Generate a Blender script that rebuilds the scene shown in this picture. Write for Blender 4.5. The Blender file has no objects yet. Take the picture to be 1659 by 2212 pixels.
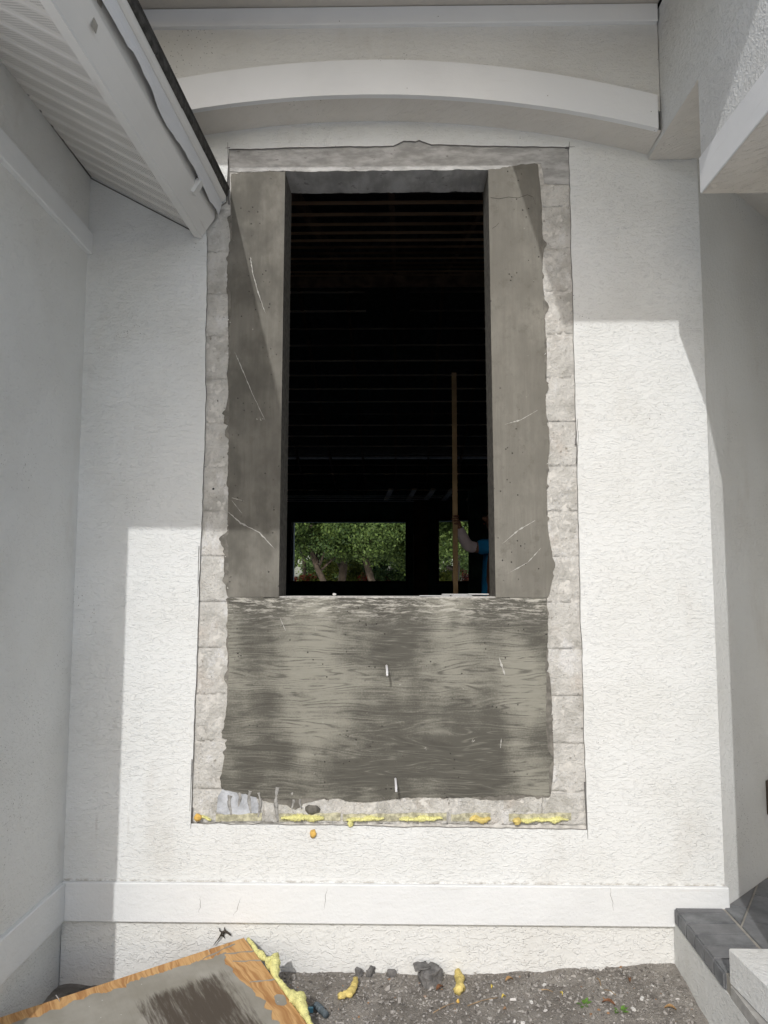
import bpy, bmesh, math, random
import numpy as np
from mathutils import Vector, Matrix, noise
from mathutils.geometry import tessellate_polygon
R = math.radians
random.seed(7)
SC = bpy.context.scene
COL = SC.collection

# ------------------------------------------------------------------ camera, sky, sun, exposure
CAM_POS = Vector((0, -3.43, 1.58))
PITCH, YAW, ROLL, FPX = 5.36, 1.02, 0.086, 1661.0     # read off the photograph (1659 x 2212 pixel grid)
cd = bpy.data.cameras.new('camera'); cam = bpy.data.objects.new('camera', cd); COL.objects.link(cam)
SC.camera = cam
cd.sensor_fit = 'HORIZONTAL'; cd.sensor_width = 36; cd.lens = 36 * FPX / 1659
cd.clip_start = .02; cd.clip_end = 2000
_p, _y, _r = R(PITCH), R(YAW), R(ROLL)
FW = Vector((-math.sin(_y) * math.cos(_p), math.cos(_y) * math.cos(_p), math.sin(_p)))
RT = Vector((math.cos(_y), math.sin(_y), 0)); UP = RT.cross(FW)
RT, UP = RT * math.cos(_r) + UP * math.sin(_r), -RT * math.sin(_r) + UP * math.cos(_r)
M = Matrix((RT, UP, -FW)).transposed().to_4x4(); M.translation = CAM_POS
cam.matrix_world = M

def at(px, py, y=0.0):
    "world point seen at a pixel, on the upright plane y = const"
    d = FW + RT * ((px - 829.5) / FPX) - UP * ((py - 1106) / FPX)
    return CAM_POS + d * ((y - CAM_POS.y) / d.y)
def atz(px, py, z):
    d = FW + RT * ((px - 829.5) / FPX) - UP * ((py - 1106) / FPX)
    return CAM_POS + d * ((z - CAM_POS.z) / d.z)
def xz(px, py, y=0.0):
    p = at(px, py, y); return (p.x, p.z)

SUN_DIR = Vector((.194, 1.0, -.67)).normalized()       # the way the light travels
elev = math.asin(-SUN_DIR.z)
wd = bpy.data.worlds.new('World'); SC.world = wd; wd.use_nodes = True
nt = wd.node_tree; nt.nodes.clear()
sky = nt.nodes.new('ShaderNodeTexSky'); sky.sky_type = 'NISHITA'; sky.sun_disc = False
sky.sun_elevation = elev
sky.sun_rotation = math.atan2(-SUN_DIR.x, -SUN_DIR.y)
sky.air_density = 1.0; sky.dust_density = 2.0; sky.ozone_density = 1.0
bg = nt.nodes.new('ShaderNodeBackground'); bg.inputs[1].default_value = .15
wo = nt.nodes.new('ShaderNodeOutputWorld')
nt.links.new(sky.outputs[0], bg.inputs[0]); nt.links.new(bg.outputs[0], wo.inputs[0])
sl = bpy.data.lights.new('sun', 'SUN'); sl.energy = 2.0; sl.angle = R(.53); sl.color = (1, .985, .97)
so = bpy.data.objects.new('sun', sl); COL.objects.link(so)
so.rotation_euler = SUN_DIR.to_track_quat('-Z', 'Y').to_euler(); so.location = (-3, -12, 10)
SC.cycles.max_bounces = 6; SC.cycles.diffuse_bounces = 4; SC.cycles.glossy_bounces = 2; SC.cycles.transmission_bounces = 2; SC.cycles.caustics_reflective = False; SC.cycles.caustics_refractive = False
vs = SC.view_settings
vs.view_transform = 'Standard'; vs.look = 'None'; vs.exposure = -0.11; vs.gamma = 1; vs.use_curve_mapping = False

# ------------------------------------------------------------------ node material helpers
class NM:
    def __init__(s, name, rough=.9, spec=.2):
        s.m = bpy.data.materials.new(name); s.m.use_nodes = True
        s.t = s.m.node_tree; s.b = s.t.nodes['Principled BSDF']
        s.b.inputs['Roughness'].default_value = rough
        s.b.inputs['Specular IOR Level'].default_value = spec
        s.geo = s.t.nodes.new('ShaderNodeNewGeometry')
        s.pos = s.geo.outputs['Position']; s.rnd = s.geo.outputs['Random Per Island']
    def obj(s): return s.t.nodes.new('ShaderNodeTexCoord').outputs['Object']
    def L(s, a, b): s.t.links.new(a, b)
    def map(s, v, scale=(1, 1, 1), loc=(0, 0, 0), rot=(0, 0, 0)):
        n = s.t.nodes.new('ShaderNodeMapping'); s.L(v, n.inputs[0])
        n.inputs['Scale'].default_value = scale; n.inputs['Location'].default_value = loc
        n.inputs['Rotation'].default_value = rot
        return n.outputs[0]
    def noise(s, v, scale, detail=3, rough=.55, dist=0.0):
        n = s.t.nodes.new('ShaderNodeTexNoise'); s.L(v, n.inputs['Vector'])
        n.inputs['Scale'].default_value = scale; n.inputs['Detail'].default_value = detail
        n.inputs['Roughness'].default_value = rough; n.inputs['Distortion'].default_value = dist
        return n.outputs[0]
    def vor(s, v, scale, feature='F1', out='Distance', rand=1.0):
        n = s.t.nodes.new('ShaderNodeTexVoronoi'); n.feature = feature; s.L(v, n.inputs['Vector'])
        n.inputs['Scale'].default_value = scale; n.inputs['Randomness'].default_value = rand
        return n.outputs[out]
    def ramp(s, v, lo, hi, a=0.0, b=1.0, smooth=True):
        n = s.t.nodes.new('ShaderNodeMapRange'); s.L(v, n.inputs[0])
        n.interpolation_type = 'SMOOTHSTEP' if smooth else 'LINEAR'
        for i, k in zip((1, 2, 3, 4), (lo, hi, a, b)): n.inputs[i].default_value = k
        return n.outputs[0]
    def math(s, op, a, b=None):
        n = s.t.nodes.new('ShaderNodeMath'); n.operation = op
        for i, v in enumerate((a, b)):
            if v is None: continue
            if isinstance(v, (int, float)): n.inputs[i].default_value = v
            else: s.L(v, n.inputs[i])
        return n.outputs[0]
    def mix(s, f, a, b, mode='MIX'):
        n = s.t.nodes.new('ShaderNodeMix'); n.data_type = 'RGBA'; n.blend_type = mode
        for k, v in (('Factor', f), ('A', a), ('B', b)):
            i = [q for q in n.inputs if q.name == k and (q.type == ('VALUE' if k == 'Factor' else 'RGBA'))][0]
            if isinstance(v, (int, float)): i.default_value = v
            elif isinstance(v, tuple): i.default_value = (*v, 1)
            else: s.L(v, i)
        return [q for q in n.outputs if q.type == 'RGBA'][0]
    def sep(s, v):
        n = s.t.nodes.new('ShaderNodeSeparateXYZ'); s.L(v, n.inputs[0]); return n.outputs
    def comb(s, x, y, z):
        n = s.t.nodes.new('ShaderNodeCombineXYZ')
        for i, v in enumerate((x, y, z)):
            if isinstance(v, (int, float)): n.inputs[i].default_value = v
            else: s.L(v, n.inputs[i])
        return n.outputs[0]
    def color(s, c):
        i = s.b.inputs['Base Color']
        if isinstance(c, tuple): i.default_value = (*c, 1)
        else: s.L(c, i)
        return s
    def bump(s, h, dist=.003, strength=1.0):
        n = s.t.nodes.new('ShaderNodeBump'); n.inputs['Strength'].default_value = strength
        n.inputs['Distance'].default_value = dist; s.L(h, n.inputs['Height']); s.L(n.outputs[0], s.b.inputs['Normal'])
        return s

def stucco_mat(name, col, amp=.0025, coarse=1.2, grain=.30, stain=.0, horiz=2.2, ledge=False):
    s = NM(name, .93, .12)
    x, y, z = s.sep(s.pos)
    u = s.math('ADD', x, s.math('MULTIPLY', y, .93))
    big = s.noise(s.pos, 2.6, 1)
    m = s.ramp(big, .36, .64, .35, 1.0)
    # lapped trowel drags: ridges that fall away upwards and break off sharply below, broken up by noise
    na = s.noise(s.comb(u, s.math('MULTIPLY', y, .5), s.math('MULTIPLY', z, horiz)), 9.5 * coarse, 3, .68)
    nb = s.noise(s.comb(u, s.math('MULTIPLY', y, .5), s.math('MULTIPLY', z, horiz * .8)), 27 * coarse, 2, .6)
    def lap(f, n, k):
        t = s.math('FRACT', s.math('ADD', s.math('MULTIPLY', z, f), s.math('MULTIPLY', n, k)))
        return s.math('MULTIPLY', s.ramp(t, 0, .13), s.math('SUBTRACT', 1, t))
    la = s.math('MULTIPLY', lap(13 * coarse, na, 7.0), s.ramp(nb, .40, .58))
    lb = s.math('MULTIPLY', lap(34 * coarse, nb, 5.0), s.ramp(na, .38, .56))
    h = s.math('ADD', s.math('MULTIPLY', la, .8), s.math('MULTIPLY', s.math('MULTIPLY', lb, .6), m))
    h = s.math('ADD', h, s.math('MULTIPLY', s.noise(s.pos, 120, 1, .7), grain))
    s.bump(h, amp)
    tone = s.mix(s.ramp(big, .35, .7), col, tuple(c * f for c, f in zip(col, (.96, .955, .945))))
    # fly specks and mildew dots
    v = s.vor(s.pos, 26); r = s.noise(s.pos, 3.1, 1, .6)
    sp = s.math('MULTIPLY', s.ramp(v, .055, .085, 1, 0), s.ramp(r, .6 - stain * .1, .68 - stain * .1))
    v2 = s.vor(s.pos, 61); r2 = r
    sp2 = s.math('MULTIPLY', s.ramp(v2, .1, .16, 1, 0), s.ramp(r2, .62 - stain * .12, .72 - stain * .12))
    tone = s.mix(s.math('MULTIPLY', s.math('MAXIMUM', sp, sp2), .7), tone, (.16, .15, .13))
    st = s.ramp(s.noise(s.map(s.pos, (1, 1, .45)), 2.6, 4, .65), .56, .78, 0, .22 + stain * .4)
    tone = s.mix(st, tone, (.46, .41, .34))
    if ledge:                                           # dirt gathered along the ledge of the base trim
        dl = s.math('MULTIPLY', s.ramp(z, .303, .319, 1, 0), s.ramp(s.noise(s.map(s.pos, (3, 1, 5)), 9, 5, .75), .40, .62))
        tone = s.mix(s.math('MULTIPLY', dl, .65), tone, (.25, .21, .16))
        run = s.math('MULTIPLY', s.ramp(z, .34, .56), s.math('MULTIPLY', s.ramp(z, .60, .55), s.ramp(s.noise(s.map(s.pos, (9, 1, .8)), 3, 4, .6), .60, .72)))
        tone = s.mix(s.math('MULTIPLY', run, .3), tone, (.40, .37, .33))
    s.color(tone)
    return s.m

def paint_mat(name, col, amp=.0022, stain=.18):
    s = NM(name, .7, .25)
    h = s.math('ADD', s.noise(s.pos, 70, 4, .6), s.math('MULTIPLY', s.noise(s.map(s.pos, (1, 1, 2)), 16, 3), 1.2))
    s.bump(h, amp)
    c = s.mix(s.ramp(s.noise(s.pos, 2.2, 4), .4, .75), col, tuple(k * .93 for k in col))
    v = s.vor(s.pos, 21); r = s.noise(s.pos, 4.1, 3)
    c = s.mix(s.math('MULTIPLY', s.ramp(v, .04, .07, 1, 0), s.ramp(r, .56, .62, 0, .65)), c, (.2, .18, .16))
    c = s.mix(s.ramp(s.noise(s.map(s.pos, (.4, .4, 6)), 5, 4, .7), .62, .85, 0, stain * 3), c, (.42, .36, .3))
    s.color(c); return s.m

STUCCO = stucco_mat('white_stucco', (.768, .782, .772), ledge=True)
STUCCO_SIDE = stucco_mat('white_stucco_side', (.768, .775, .76), amp=.0026, stain=.25, horiz=1.3)
STUCCO_HIGH = stucco_mat('white_stucco_high', (.755, .755, .73), amp=.0022, stain=.35)
STUCCO_SOFFIT = stucco_mat('stucco_underside', (.75, .72, .67), amp=.0026, stain=.3, horiz=1.5)
STUCCO_WING = stucco_mat('white_stucco_wing', (.775, .785, .775), amp=.0034, coarse=2.0, grain=.8, horiz=1.2)
STUCCO_LOW = stucco_mat('white_stucco_plinth', (.75, .755, .735), amp=.0032, coarse=1.0, stain=.1, horiz=1.5)
TRIM = paint_mat('white_trim_paint', (.785, .80, .80))
TRIM_HIGH = paint_mat('white_trim_paint_high', (.85, .86, .86), .0008, .06)

def cement_edge():
    s = NM('grey_stucco_base', .95, .1)
    s.color(s.mix(s.noise(s.pos, 30, 4), (.16, .155, .15), (.36, .35, .33))); s.bump(s.noise(s.pos, 120, 3), .002); return s.m
CEM = cement_edge()

def formed_mat(name, vertical, blot_mul=1.0):
    "board-formed concrete: streaks along the grain of the shuttering plywood"
    s = NM(name, .85, .25)
    x, y, z = s.sep(s.pos)
    wob = s.noise(s.map(s.pos, (1.3, 1, 1.6)), 1.7, 3)
    if vertical:
        p = s.comb(s.math('ADD', x, s.math('MULTIPLY', wob, .03)), y, z); sc = (30, 3, 1.6)
    else:                                               # grain bending round a knot
        dx, dz = s.math('SUBTRACT', x, .20), s.math('SUBTRACT', z, .93)
        g = s.math('EXPONENT', s.math('MULTIPLY', s.math('ADD', s.math('MULTIPLY', s.math('MULTIPLY', dx, dx), 55), s.math('MULTIPLY', s.math('MULTIPLY', dz, dz), 260)), -1))
        zz = s.math('SUBTRACT', z, s.math('MULTIPLY', s.math('MULTIPLY', dz, g), .85))
        xx = s.math('SUBTRACT', x, s.math('MULTIPLY', s.math('MULTIPLY', dx, g), .6))
        p = s.comb(xx, y, s.math('ADD', zz, s.math('MULTIPLY', wob, .07))); sc = (1.1, 3, 24)
    a = s.noise(s.map(p, sc), 1.5, 8, .72, .15)
    fine = s.noise(s.map(p, tuple(k * (2 if k < 2 else 4) for k in sc)), 1.9, 6, .75)
    blot = s.noise(s.map(s.pos, (2.6, 1, 1.5) if not vertical else (2, 1, .5)), 1.5, 4, .6)
    grain = s.noise(s.pos, 130, 3, .7)
    if vertical:
        c = s.mix(s.ramp(a, .35, .68), (.195, .185, .160), (.240, .230, .200))
        c = s.mix(s.ramp(blot, .45, .66, 0, .5), c, (.17, .163, .145))
        c = s.mix(s.ramp(fine, .62, .8, 0, .25), c, (.36, .35, .32))
        c = s.mix(s.ramp(s.noise(s.map(s.pos, (1, 1, .6), (2, 3, 1)), 4.2, 6, .75), .46, .70, 0, .65), c, (.30, .288, .25))
        c = s.mix(s.ramp(s.noise(s.map(s.pos, (1, 1, .7), (1, 6, 2)), 5, 4, .6), .35, .65, .1, .75), c, tuple(k * blot_mul for k in (.165, .157, .135)))
        c = s.mix(s.ramp(s.noise(s.map(s.pos, (1, 1, 1), (7, 3, 5)), 14, 5, .75), .52, .70, 0, .6), c, (.135, .126, .106))
    else:
        soft = s.noise(s.map(s.pos, (1.5, 1, 1.3), (3.3, 0, 1.2)), 2.0, 3, .5)
        k = s.math('ADD', s.math('ADD', s.math('MULTIPLY', soft, .70), s.math('MULTIPLY', a, .28)), s.math('MULTIPLY', grain, .14))
        c = s.mix(s.ramp(k, .49, .67), (.104, .100, .085), (.285, .278, .235))
        # print of the plywood face: contour lines of a long drawn-out noise
        fld = s.noise(s.map(p, (.34, 1, 5.0)), 1.6, 3, .5)
        ln = s.math('ABSOLUTE', s.math('SUBTRACT', s.math('FRACT', s.math('MULTIPLY', fld, 26)), .5))
        brk = s.ramp(s.noise(s.map(s.pos, (3, 1, 9), (5, 0, 5)), 3.0, 4, .7), .38, .60)
        c = s.mix(s.math('MULTIPLY', s.ramp(ln, .04, .24, .68, 0), brk), c, (.075, .071, .062))
        c = s.mix(s.math('MULTIPLY', s.ramp(ln, .36, .49, 0, .34), s.ramp(fine, .42, .60)), c, (.36, .348, .30))
        c = s.mix(s.ramp(s.math('ADD', s.math('MULTIPLY', fine, .5), s.math('MULTIPLY', grain, .5)), .58, .68, 0, .4), c, (.33, .32, .28))
        top = s.ramp(z, 1.36, 1.515)
        c = s.mix(s.math('MULTIPLY', top, s.ramp(s.noise(s.map(p, (2.2, 1, 14)), 5, 7, .8), .48, .60, 0, .85)), c, (.56, .54, .48))
    v = s.vor(s.map(s.pos, (1, 1, 1), (.3, .2, .7)), 34)
    hole = s.math('MULTIPLY', s.ramp(v, .08, .13, 1, 0), s.ramp(s.noise(s.pos, 5.2, 2), .50, .58))
    c = s.mix(hole, c, (.055, .05, .045))
    c = s.mix(s.ramp(s.noise(s.map(s.pos, (1, 1, 1), (9, 1, 2)), 26, 5, .7), .69, .74, 0, .8), c, (.55, .53, .49))
    s.color(c)
    h = s.math('ADD', s.math('MULTIPLY', fine, .7), s.math('MULTIPLY', s.noise(s.pos, 120, 3), .4))
    h = s.math('SUBTRACT', h, s.math('MULTIPLY', hole, 1.6))
    s.bump(h, .0022); return s.m
FORM_H = formed_mat('formed_concrete_apron', False)
FORM_V = formed_mat('formed_concrete_jamb', True)
FORM_L = formed_mat('formed_concrete_dark_jamb', True, .55)  # same concrete with darker blotches, for the left jamb

def block_mat():
    s = NM('old_block_with_paint_scars', .95, .1)
    pit = s.noise(s.pos, 55, 5, .7)
    c = s.mix(s.ramp(s.noise(s.pos, 7, 5, .65), .30, .62), (.46, .448, .412), (.67, .657, .62))
    c = s.mix(s.ramp(s.noise(s.map(s.pos, (1, 1, 1), (5, 0, 3)), 4.5, 3), .54, .72, 0, .5), c, (.60, .53, .465))
    c = s.mix(s.ramp(s.noise(s.map(s.pos, (1, 1, .6), (1, 4, 8)), 10, 5, .65), .53, .66, 0, .85), c, (.76, .755, .74))
    c = s.mix(s.ramp(pit, .60, .70, 0, .85), c, (.25, .23, .19))
    v = s.vor(s.pos, 15); c = s.mix(s.math('MULTIPLY', s.ramp(v, .06, .1, 1, 0), s.ramp(s.noise(s.pos, 9, 2), .5, .55)), c, (.05, .048, .045))
    s.color(c)
    s.bump(s.math('ADD', pit, s.math('MULTIPLY', s.noise(s.pos, 16, 5, .7), 1.3)), .012); return s.m
BLOCK = block_mat()
def lintel_mat():
    s = NM('smooth_grey_lintel', .6, .35)
    c = s.mix(s.ramp(s.noise(s.map(s.pos, (2, 1, 6), (0, 0, 0), (0, .5, 0)), 5, 5, .6), .35, .7), (.34, .335, .322), (.56, .555, .54))
    c = s.mix(s.ramp(s.noise(s.map(s.pos, (1, 1, 2)), 22, 4), .64, .72, 0, .7), c, (.2, .19, .18))
    s.color(c); s.bump(s.noise(s.pos, 40, 5, .7), .006); return s.m
LINTEL = lintel_mat()
def plain(name, col, rough=.8, spec=.25, var=.15, scale=20, bump=.001):
    s = NM(name, rough, spec)
    s.color(s.mix(s.ramp(s.noise(s.pos, scale, 4), .3, .7), tuple(c * (1 - var) for c in col), tuple(min(1, c * (1 + var)) for c in col)))
    if bump: s.bump(s.noise(s.pos, scale * 3, 3), bump)
    return s.m
SLURRY = plain('dark_grout', (.14, .132, .115), .8, .3, .35, 40, .003)
SAWCUT = plain('saw_cut_grey', (.17, .165, .16), .95, .1, .2)
DRIP = plain('grey_cement_drip', (.33, .325, .31), .85, .2, .3, 50, .003)
BLUEGREY = plain('pale_blue_grey_paint', (.47, .49, .52), .8, .2, .28, 18, .006)

# ------------------------------------------------------------------ mesh helpers
def link(name, me, mat=None, parent=None, smooth=False):
    o = bpy.data.objects.new(name, me); COL.objects.link(o)
    if mat is not None:
        for mm in (mat if isinstance(mat, (list, tuple)) else [mat]): me.materials.append(mm)
    if parent: o.parent = parent
    if smooth: me.polygons.foreach_set('use_smooth', [True] * len(me.polygons))
    return o
def pymesh(name, v, f, mat=None, parent=None, smooth=False):
    me = bpy.data.meshes.new(name); me.from_pydata([tuple(p) for p in v], [], f); me.update()
    return link(name, me, mat, parent, smooth)
def from_bm(name, bm, mat=None, parent=None, smooth=False):
    me = bpy.data.meshes.new(name); bmesh.ops.recalc_face_normals(bm, faces=bm.faces); bm.to_mesh(me); bm.free()
    return link(name, me, mat, parent, smooth)
def thing(name, label, cat, loc=(0, 0, 0), group=None):
    o = bpy.data.objects.new(name, None); COL.objects.link(o); o.empty_display_size = .1
    o.location = loc
    return tag(o, label, cat, group)
def tag(o, label, cat, group=None):
    o['label'] = label; o['category'] = cat
    if group: o['group'] = group
    return o
def part(o, parent):
    "parent a mesh built in world coordinates"
    o.parent = parent
    off = Vector(parent.location); q = parent
    while q.parent: q = q.parent; off += Vector(q.location)
    o.location = Vector(o.location) - off
    return o
def struct(o, kind='structure'): o['kind'] = kind; return o
def box(name, x0, x1, y0, y1, z0, z1, mat, parent=None, bevel=.003, skew=None, seg=1):
    bm = bmesh.new(); bmesh.ops.create_cube(bm, size=1)
    for v in bm.verts:
        v.co = Vector(((x0 + x1) / 2 + v.co.x * (x1 - x0), (y0 + y1) / 2 + v.co.y * (y1 - y0), (z0 + z1) / 2 + v.co.z * (z1 - z0)))
    if bevel: bmesh.ops.bevel(bm, geom=bm.edges[:], offset=bevel, segments=seg, affect='EDGES')
    if skew:
        for v in bm.verts: v.co = skew(v.co)
    o = from_bm(name, bm, mat)
    return part(o, parent) if parent else o
def slab(name, outline, y0, y1, mat, parent=None, holes=(), side=None):
    "polygon in x,z pushed from y0 (front) to y1 (back)"
    loops = [outline] + list(holes); pts = [p for l in loops for p in l]
    tri = tessellate_polygon([[Vector((p[0], p[1], 0)) for p in l] for l in loops])
    n = len(pts); v = [(p[0], y0, p[1]) for p in pts] + [(p[0], y1, p[1]) for p in pts]
    f = [tuple(t) for t in tri] + [tuple(i + n for i in reversed(t)) for t in tri]; k = len(f); s = 0
    for l in loops:
        for i in range(len(l)):
            a, b = s + i, s + (i + 1) % len(l); f.append((a, b, b + n, a + n))
        s += len(l)
    bm = bmesh.new(); vv = [bm.verts.new(p) for p in v]
    for i, t in enumerate(f):
        try:
            q = bm.faces.new([vv[j] for j in t]); q.material_index = 1 if (i >= k and side) else 0
        except ValueError: pass
    o = from_bm(name, bm, [mat, side] if side else mat)
    return part(o, parent) if parent else o
def rag(p, q, n, amp, seed, freq=1.0):
    "ragged line from p to q (x,z)"
    p = Vector((p[0], p[1])); q = Vector((q[0], q[1])); d = (q - p); L = d.length; nrm = Vector((-d.y, d.x)) / L
    out = []
    for i in range(n + 1):
        t = i / n; s = t * L * freq
        w = noise.noise((s * 6, seed * 3.1, 0)) * .8 + noise.noise((s * 19, seed * 1.7, 5)) * .6 + noise.noise((s * 60, seed, 9)) * .45
        c = p + d * t + nrm * amp * w * (0 if i in (0, n) else 1)
        out.append((c.x, c.y))
    return out
def lobes(p, q, n, amp, seed, side=1, base=.006):
    "edge of a pour that has leaked past its form in places"
    p = Vector((p[0], p[1])); q = Vector((q[0], q[1])); d = (q - p); L = d.length; nrm = Vector((-d.y, d.x)) / L * side; out = []
    for i in range(n + 1):
        s = i / n * L
        w = amp * (1.6 * max(0, noise.noise((s * 3.3, seed * 3.1, 0)) - .05) + 1.5 * max(0, noise.noise((s * 10, seed, 3)) - .22) + .9 * max(0, noise.noise((s * 27, seed * 2.3, 3)) - .25)) + base * (noise.noise((s * 5, seed, 5)) + .45 * noise.noise((s * 70, seed, 8)))
        c = p + d * (i / n) + nrm * w * (0 if i in (0, n) else 1); out.append((c.x, c.y))
    return out
def tube(name, pts, rad, mat, parent=None, n=8, lump=0.0, seed=0, sub=4, flat=None, caps=True):
    "lumpy tube through points with a radius per point"
    P = [Vector(p) for p in pts]; rad = list(rad) if hasattr(rad, '__len__') else [rad] * len(P)
    path, rr = [], []
    for i in range(len(P) - 1):
        p0, p1, p2, p3 = P[max(i - 1, 0)], P[i], P[i + 1], P[min(i + 2, len(P) - 1)]
        for k in range(sub):
            t = k / sub
            path.append(.5 * (2 * p1 + (p2 - p0) * t + (2 * p0 - 5 * p1 + 4 * p2 - p3) * t * t + (3 * p1 - p0 - 3 * p2 + p3) * t ** 3))
            rr.append(rad[i] * (1 - t) + rad[i + 1] * t)
    path.append(P[-1]); rr.append(rad[-1])
    v, f = [], []; ref = Vector((.13, .31, .94))
    for i, c in enumerate(path):
        tg = (path[min(i + 1, len(path) - 1)] - path[max(i - 1, 0)]).normalized()
        if abs(tg.dot(ref)) > .95: ref = Vector((.9, .3, .1))
        a = tg.cross(ref).normalized(); b = tg.cross(a)
        for j in range(n):
            w = 2 * math.pi * j / n; d = a * math.cos(w) + b * math.sin(w); p = c + d * rr[i]
            if lump: p = c + d * rr[i] * (1 + lump * noise.noise(p * (.75 / max(rr[i], .004)) + Vector((seed, seed * 2, 0))) * 1.6)
            if flat: p = flat(p)
            v.append(p)
    for i in range(len(path) - 1):
        for j in range(n):
            f.append((i * n + j, i * n + (j + 1) % n, (i + 1) * n + (j + 1) % n, (i + 1) * n + j))
    if caps: f.append(tuple(range(n))[::-1]); f.append(tuple(range(len(v) - n, len(v))))
    o = pymesh(name, v, f, mat, None, True)
    return part(o, parent) if parent else o
def blob(name, c, r, mat, parent=None, lump=.35, seed=0, sub=3, freq=1.6):
    bm = bmesh.new(); bmesh.ops.create_icosphere(bm, subdivisions=sub, radius=1)
    for v in bm.verts:
        d = v.co.normalized(); k = 1 + lump * noise.noise(d * freq + Vector((seed, 0, seed * .7))) + lump * .45 * noise.noise(d * freq * 3 + Vector((0, seed, 0)))
        v.co = Vector(c) + Vector((d.x * r[0], d.y * r[1], d.z * r[2])) * k
    o = from_bm(name, bm, mat, None, True)
    return part(o, parent) if parent else o

# ================================================================== SETTING: ground
XL, XR = -1.445, 1.391
def soil_z(x, y):
    z = -.066 - .06 * max(0, min(1, (-.55 - x) / .35)) + .055 * max(0, min(1, (x - .3) / .9)) * max(0, 1 + y / .8) + .012 * noise.noise((x * 3, y * 3, 1)) + .009 * noise.noise((x * 9, y * 9, 4))
    return z + .005 * noise.noise((x * 30, y * 30, 2)) + .0035 * noise.noise((x * 70, y * 70, 8))
def soil_mat():
    s = NM('dusty_building_soil', .97, .08)
    c = s.mix(s.ramp(s.noise(s.pos, 5, 5, .65), .35, .7), (.245, .225, .20), (.41, .382, .345))
    c = s.mix(s.ramp(s.noise(s.map(s.pos, (1, 1, 1), (3, 5, 0)), 11, 5, .7), .55, .7, 0, .7), c, (.105, .093, .082))
    c = s.mix(s.ramp(s.noise(s.pos, 160, 4, .7), .6, .72, 0, .7), c, (.33, .315, .29))
    s.color(c); s.bump(s.math('ADD', s.noise(s.pos, 60, 6, .75), s.noise(s.pos, 200, 3)), .009); return s.m
SOIL = soil_mat()
nx, ny = 220, 110; v, f = [], []
for j in range(ny + 1):
    for i in range(nx + 1):
        x = -1.8 + 3.4 * i / nx; y = -1.7 + 1.75 * j / ny; v.append((x, y, soil_z(x, y)))
for j in range(ny):
    for i in range(nx): a = j * (nx + 1) + i; f.append((a, a + 1, a + nx + 2, a + nx + 1))
struct(pymesh('soil_bed', v, f, SOIL, None, True))
def yard_mat():
    s = NM('pale_bounce_ground', .95, .1)
    c = s.mix(s.ramp(s.noise(s.pos, .6, 5), .4, .6), (.68, .67, .645), (.62, .61, .585)); s.color(c); s.bump(s.noise(s.pos, 40, 4), .01); return s.m  # pale tone raised so the unseen ground bounces light upward
struct(pymesh('ground', [(-600, -600, -.17), (600, -600, -.17), (600, 600, -.17), (-600, 600, -.17)], [(0, 1, 2, 3)], yard_mat()))

# ================================================================== FRONT WALL with the torn-out window
fw = thing('front_wall', 'white stucco house front with rough concrete-framed window opening', 'wall', (0, .1, 0))
# hole in the stucco, sawn to a rough rectangle (x, z), counter-clockwise from the bottom left
BL, BR, TR, TL = (-.897, .545), (.813, .53), (.799, 3.613), (-.795, 3.618)
top = rag(TR, (.16, 3.632), 24, .004, 3) + rag((.155, 3.634), (.10, 3.655), 4, .003, 8)[:] + rag((.085, 3.648), (.03, 3.652), 4, .004, 6) + rag((-.02, 3.628), TL, 30, .004, 4)
left = rag(TL, (-.802, 3.36), 6, .002, 5) + rag((-.888, 3.30), (-.876, 2.33), 40, .006, 11) + rag((-.876, 2.33), BL, 60, .004, 12)[1:]
hole = rag(BL, BR, 70, .006, 1)[:-1] + rag(BR, TR, 90, .005, 2)[:-1] + top[:-1] + left[:-1]
slab('stucco', [(XL, .15), (XR, .15), (XR, 3.62), (1.2, 3.62), (1.2, 3.9), (XL, 3.9)], 0, .016, STUCCO, fw, [hole], CEM)
plz = slab('plinth_stucco', [(XL, -.2), (1.25, -.2), (1.25, .139), (XL, .139)], .004, .03, STUCCO_LOW, fw)
# masonry core behind it
slab('masonry_core', [(XL - .2, -.2), (XR, -.2), (XR, 4.1), (XL - .2, 4.1)], .034, .20, CEM, fw,
     [[(-.60, 1.50), (.50, 1.50), (.50, 3.53), (-.60, 3.53)]])
slab('mortar_bed', [(-.92, .50), (.84, .50), (.84, 3.6), (-.92, 3.6)], .0146, .0335, plain('pale_mortar', (.57, .555, .52), .95, .1, .2, 40, .003), fw, [[(-.60, 1.50), (.50, 1.50), (.50, 3.53), (-.60, 3.53)]])
OPL, OPR, SILL, HEAD = -.530, .431, 1.522, 3.508
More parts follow.
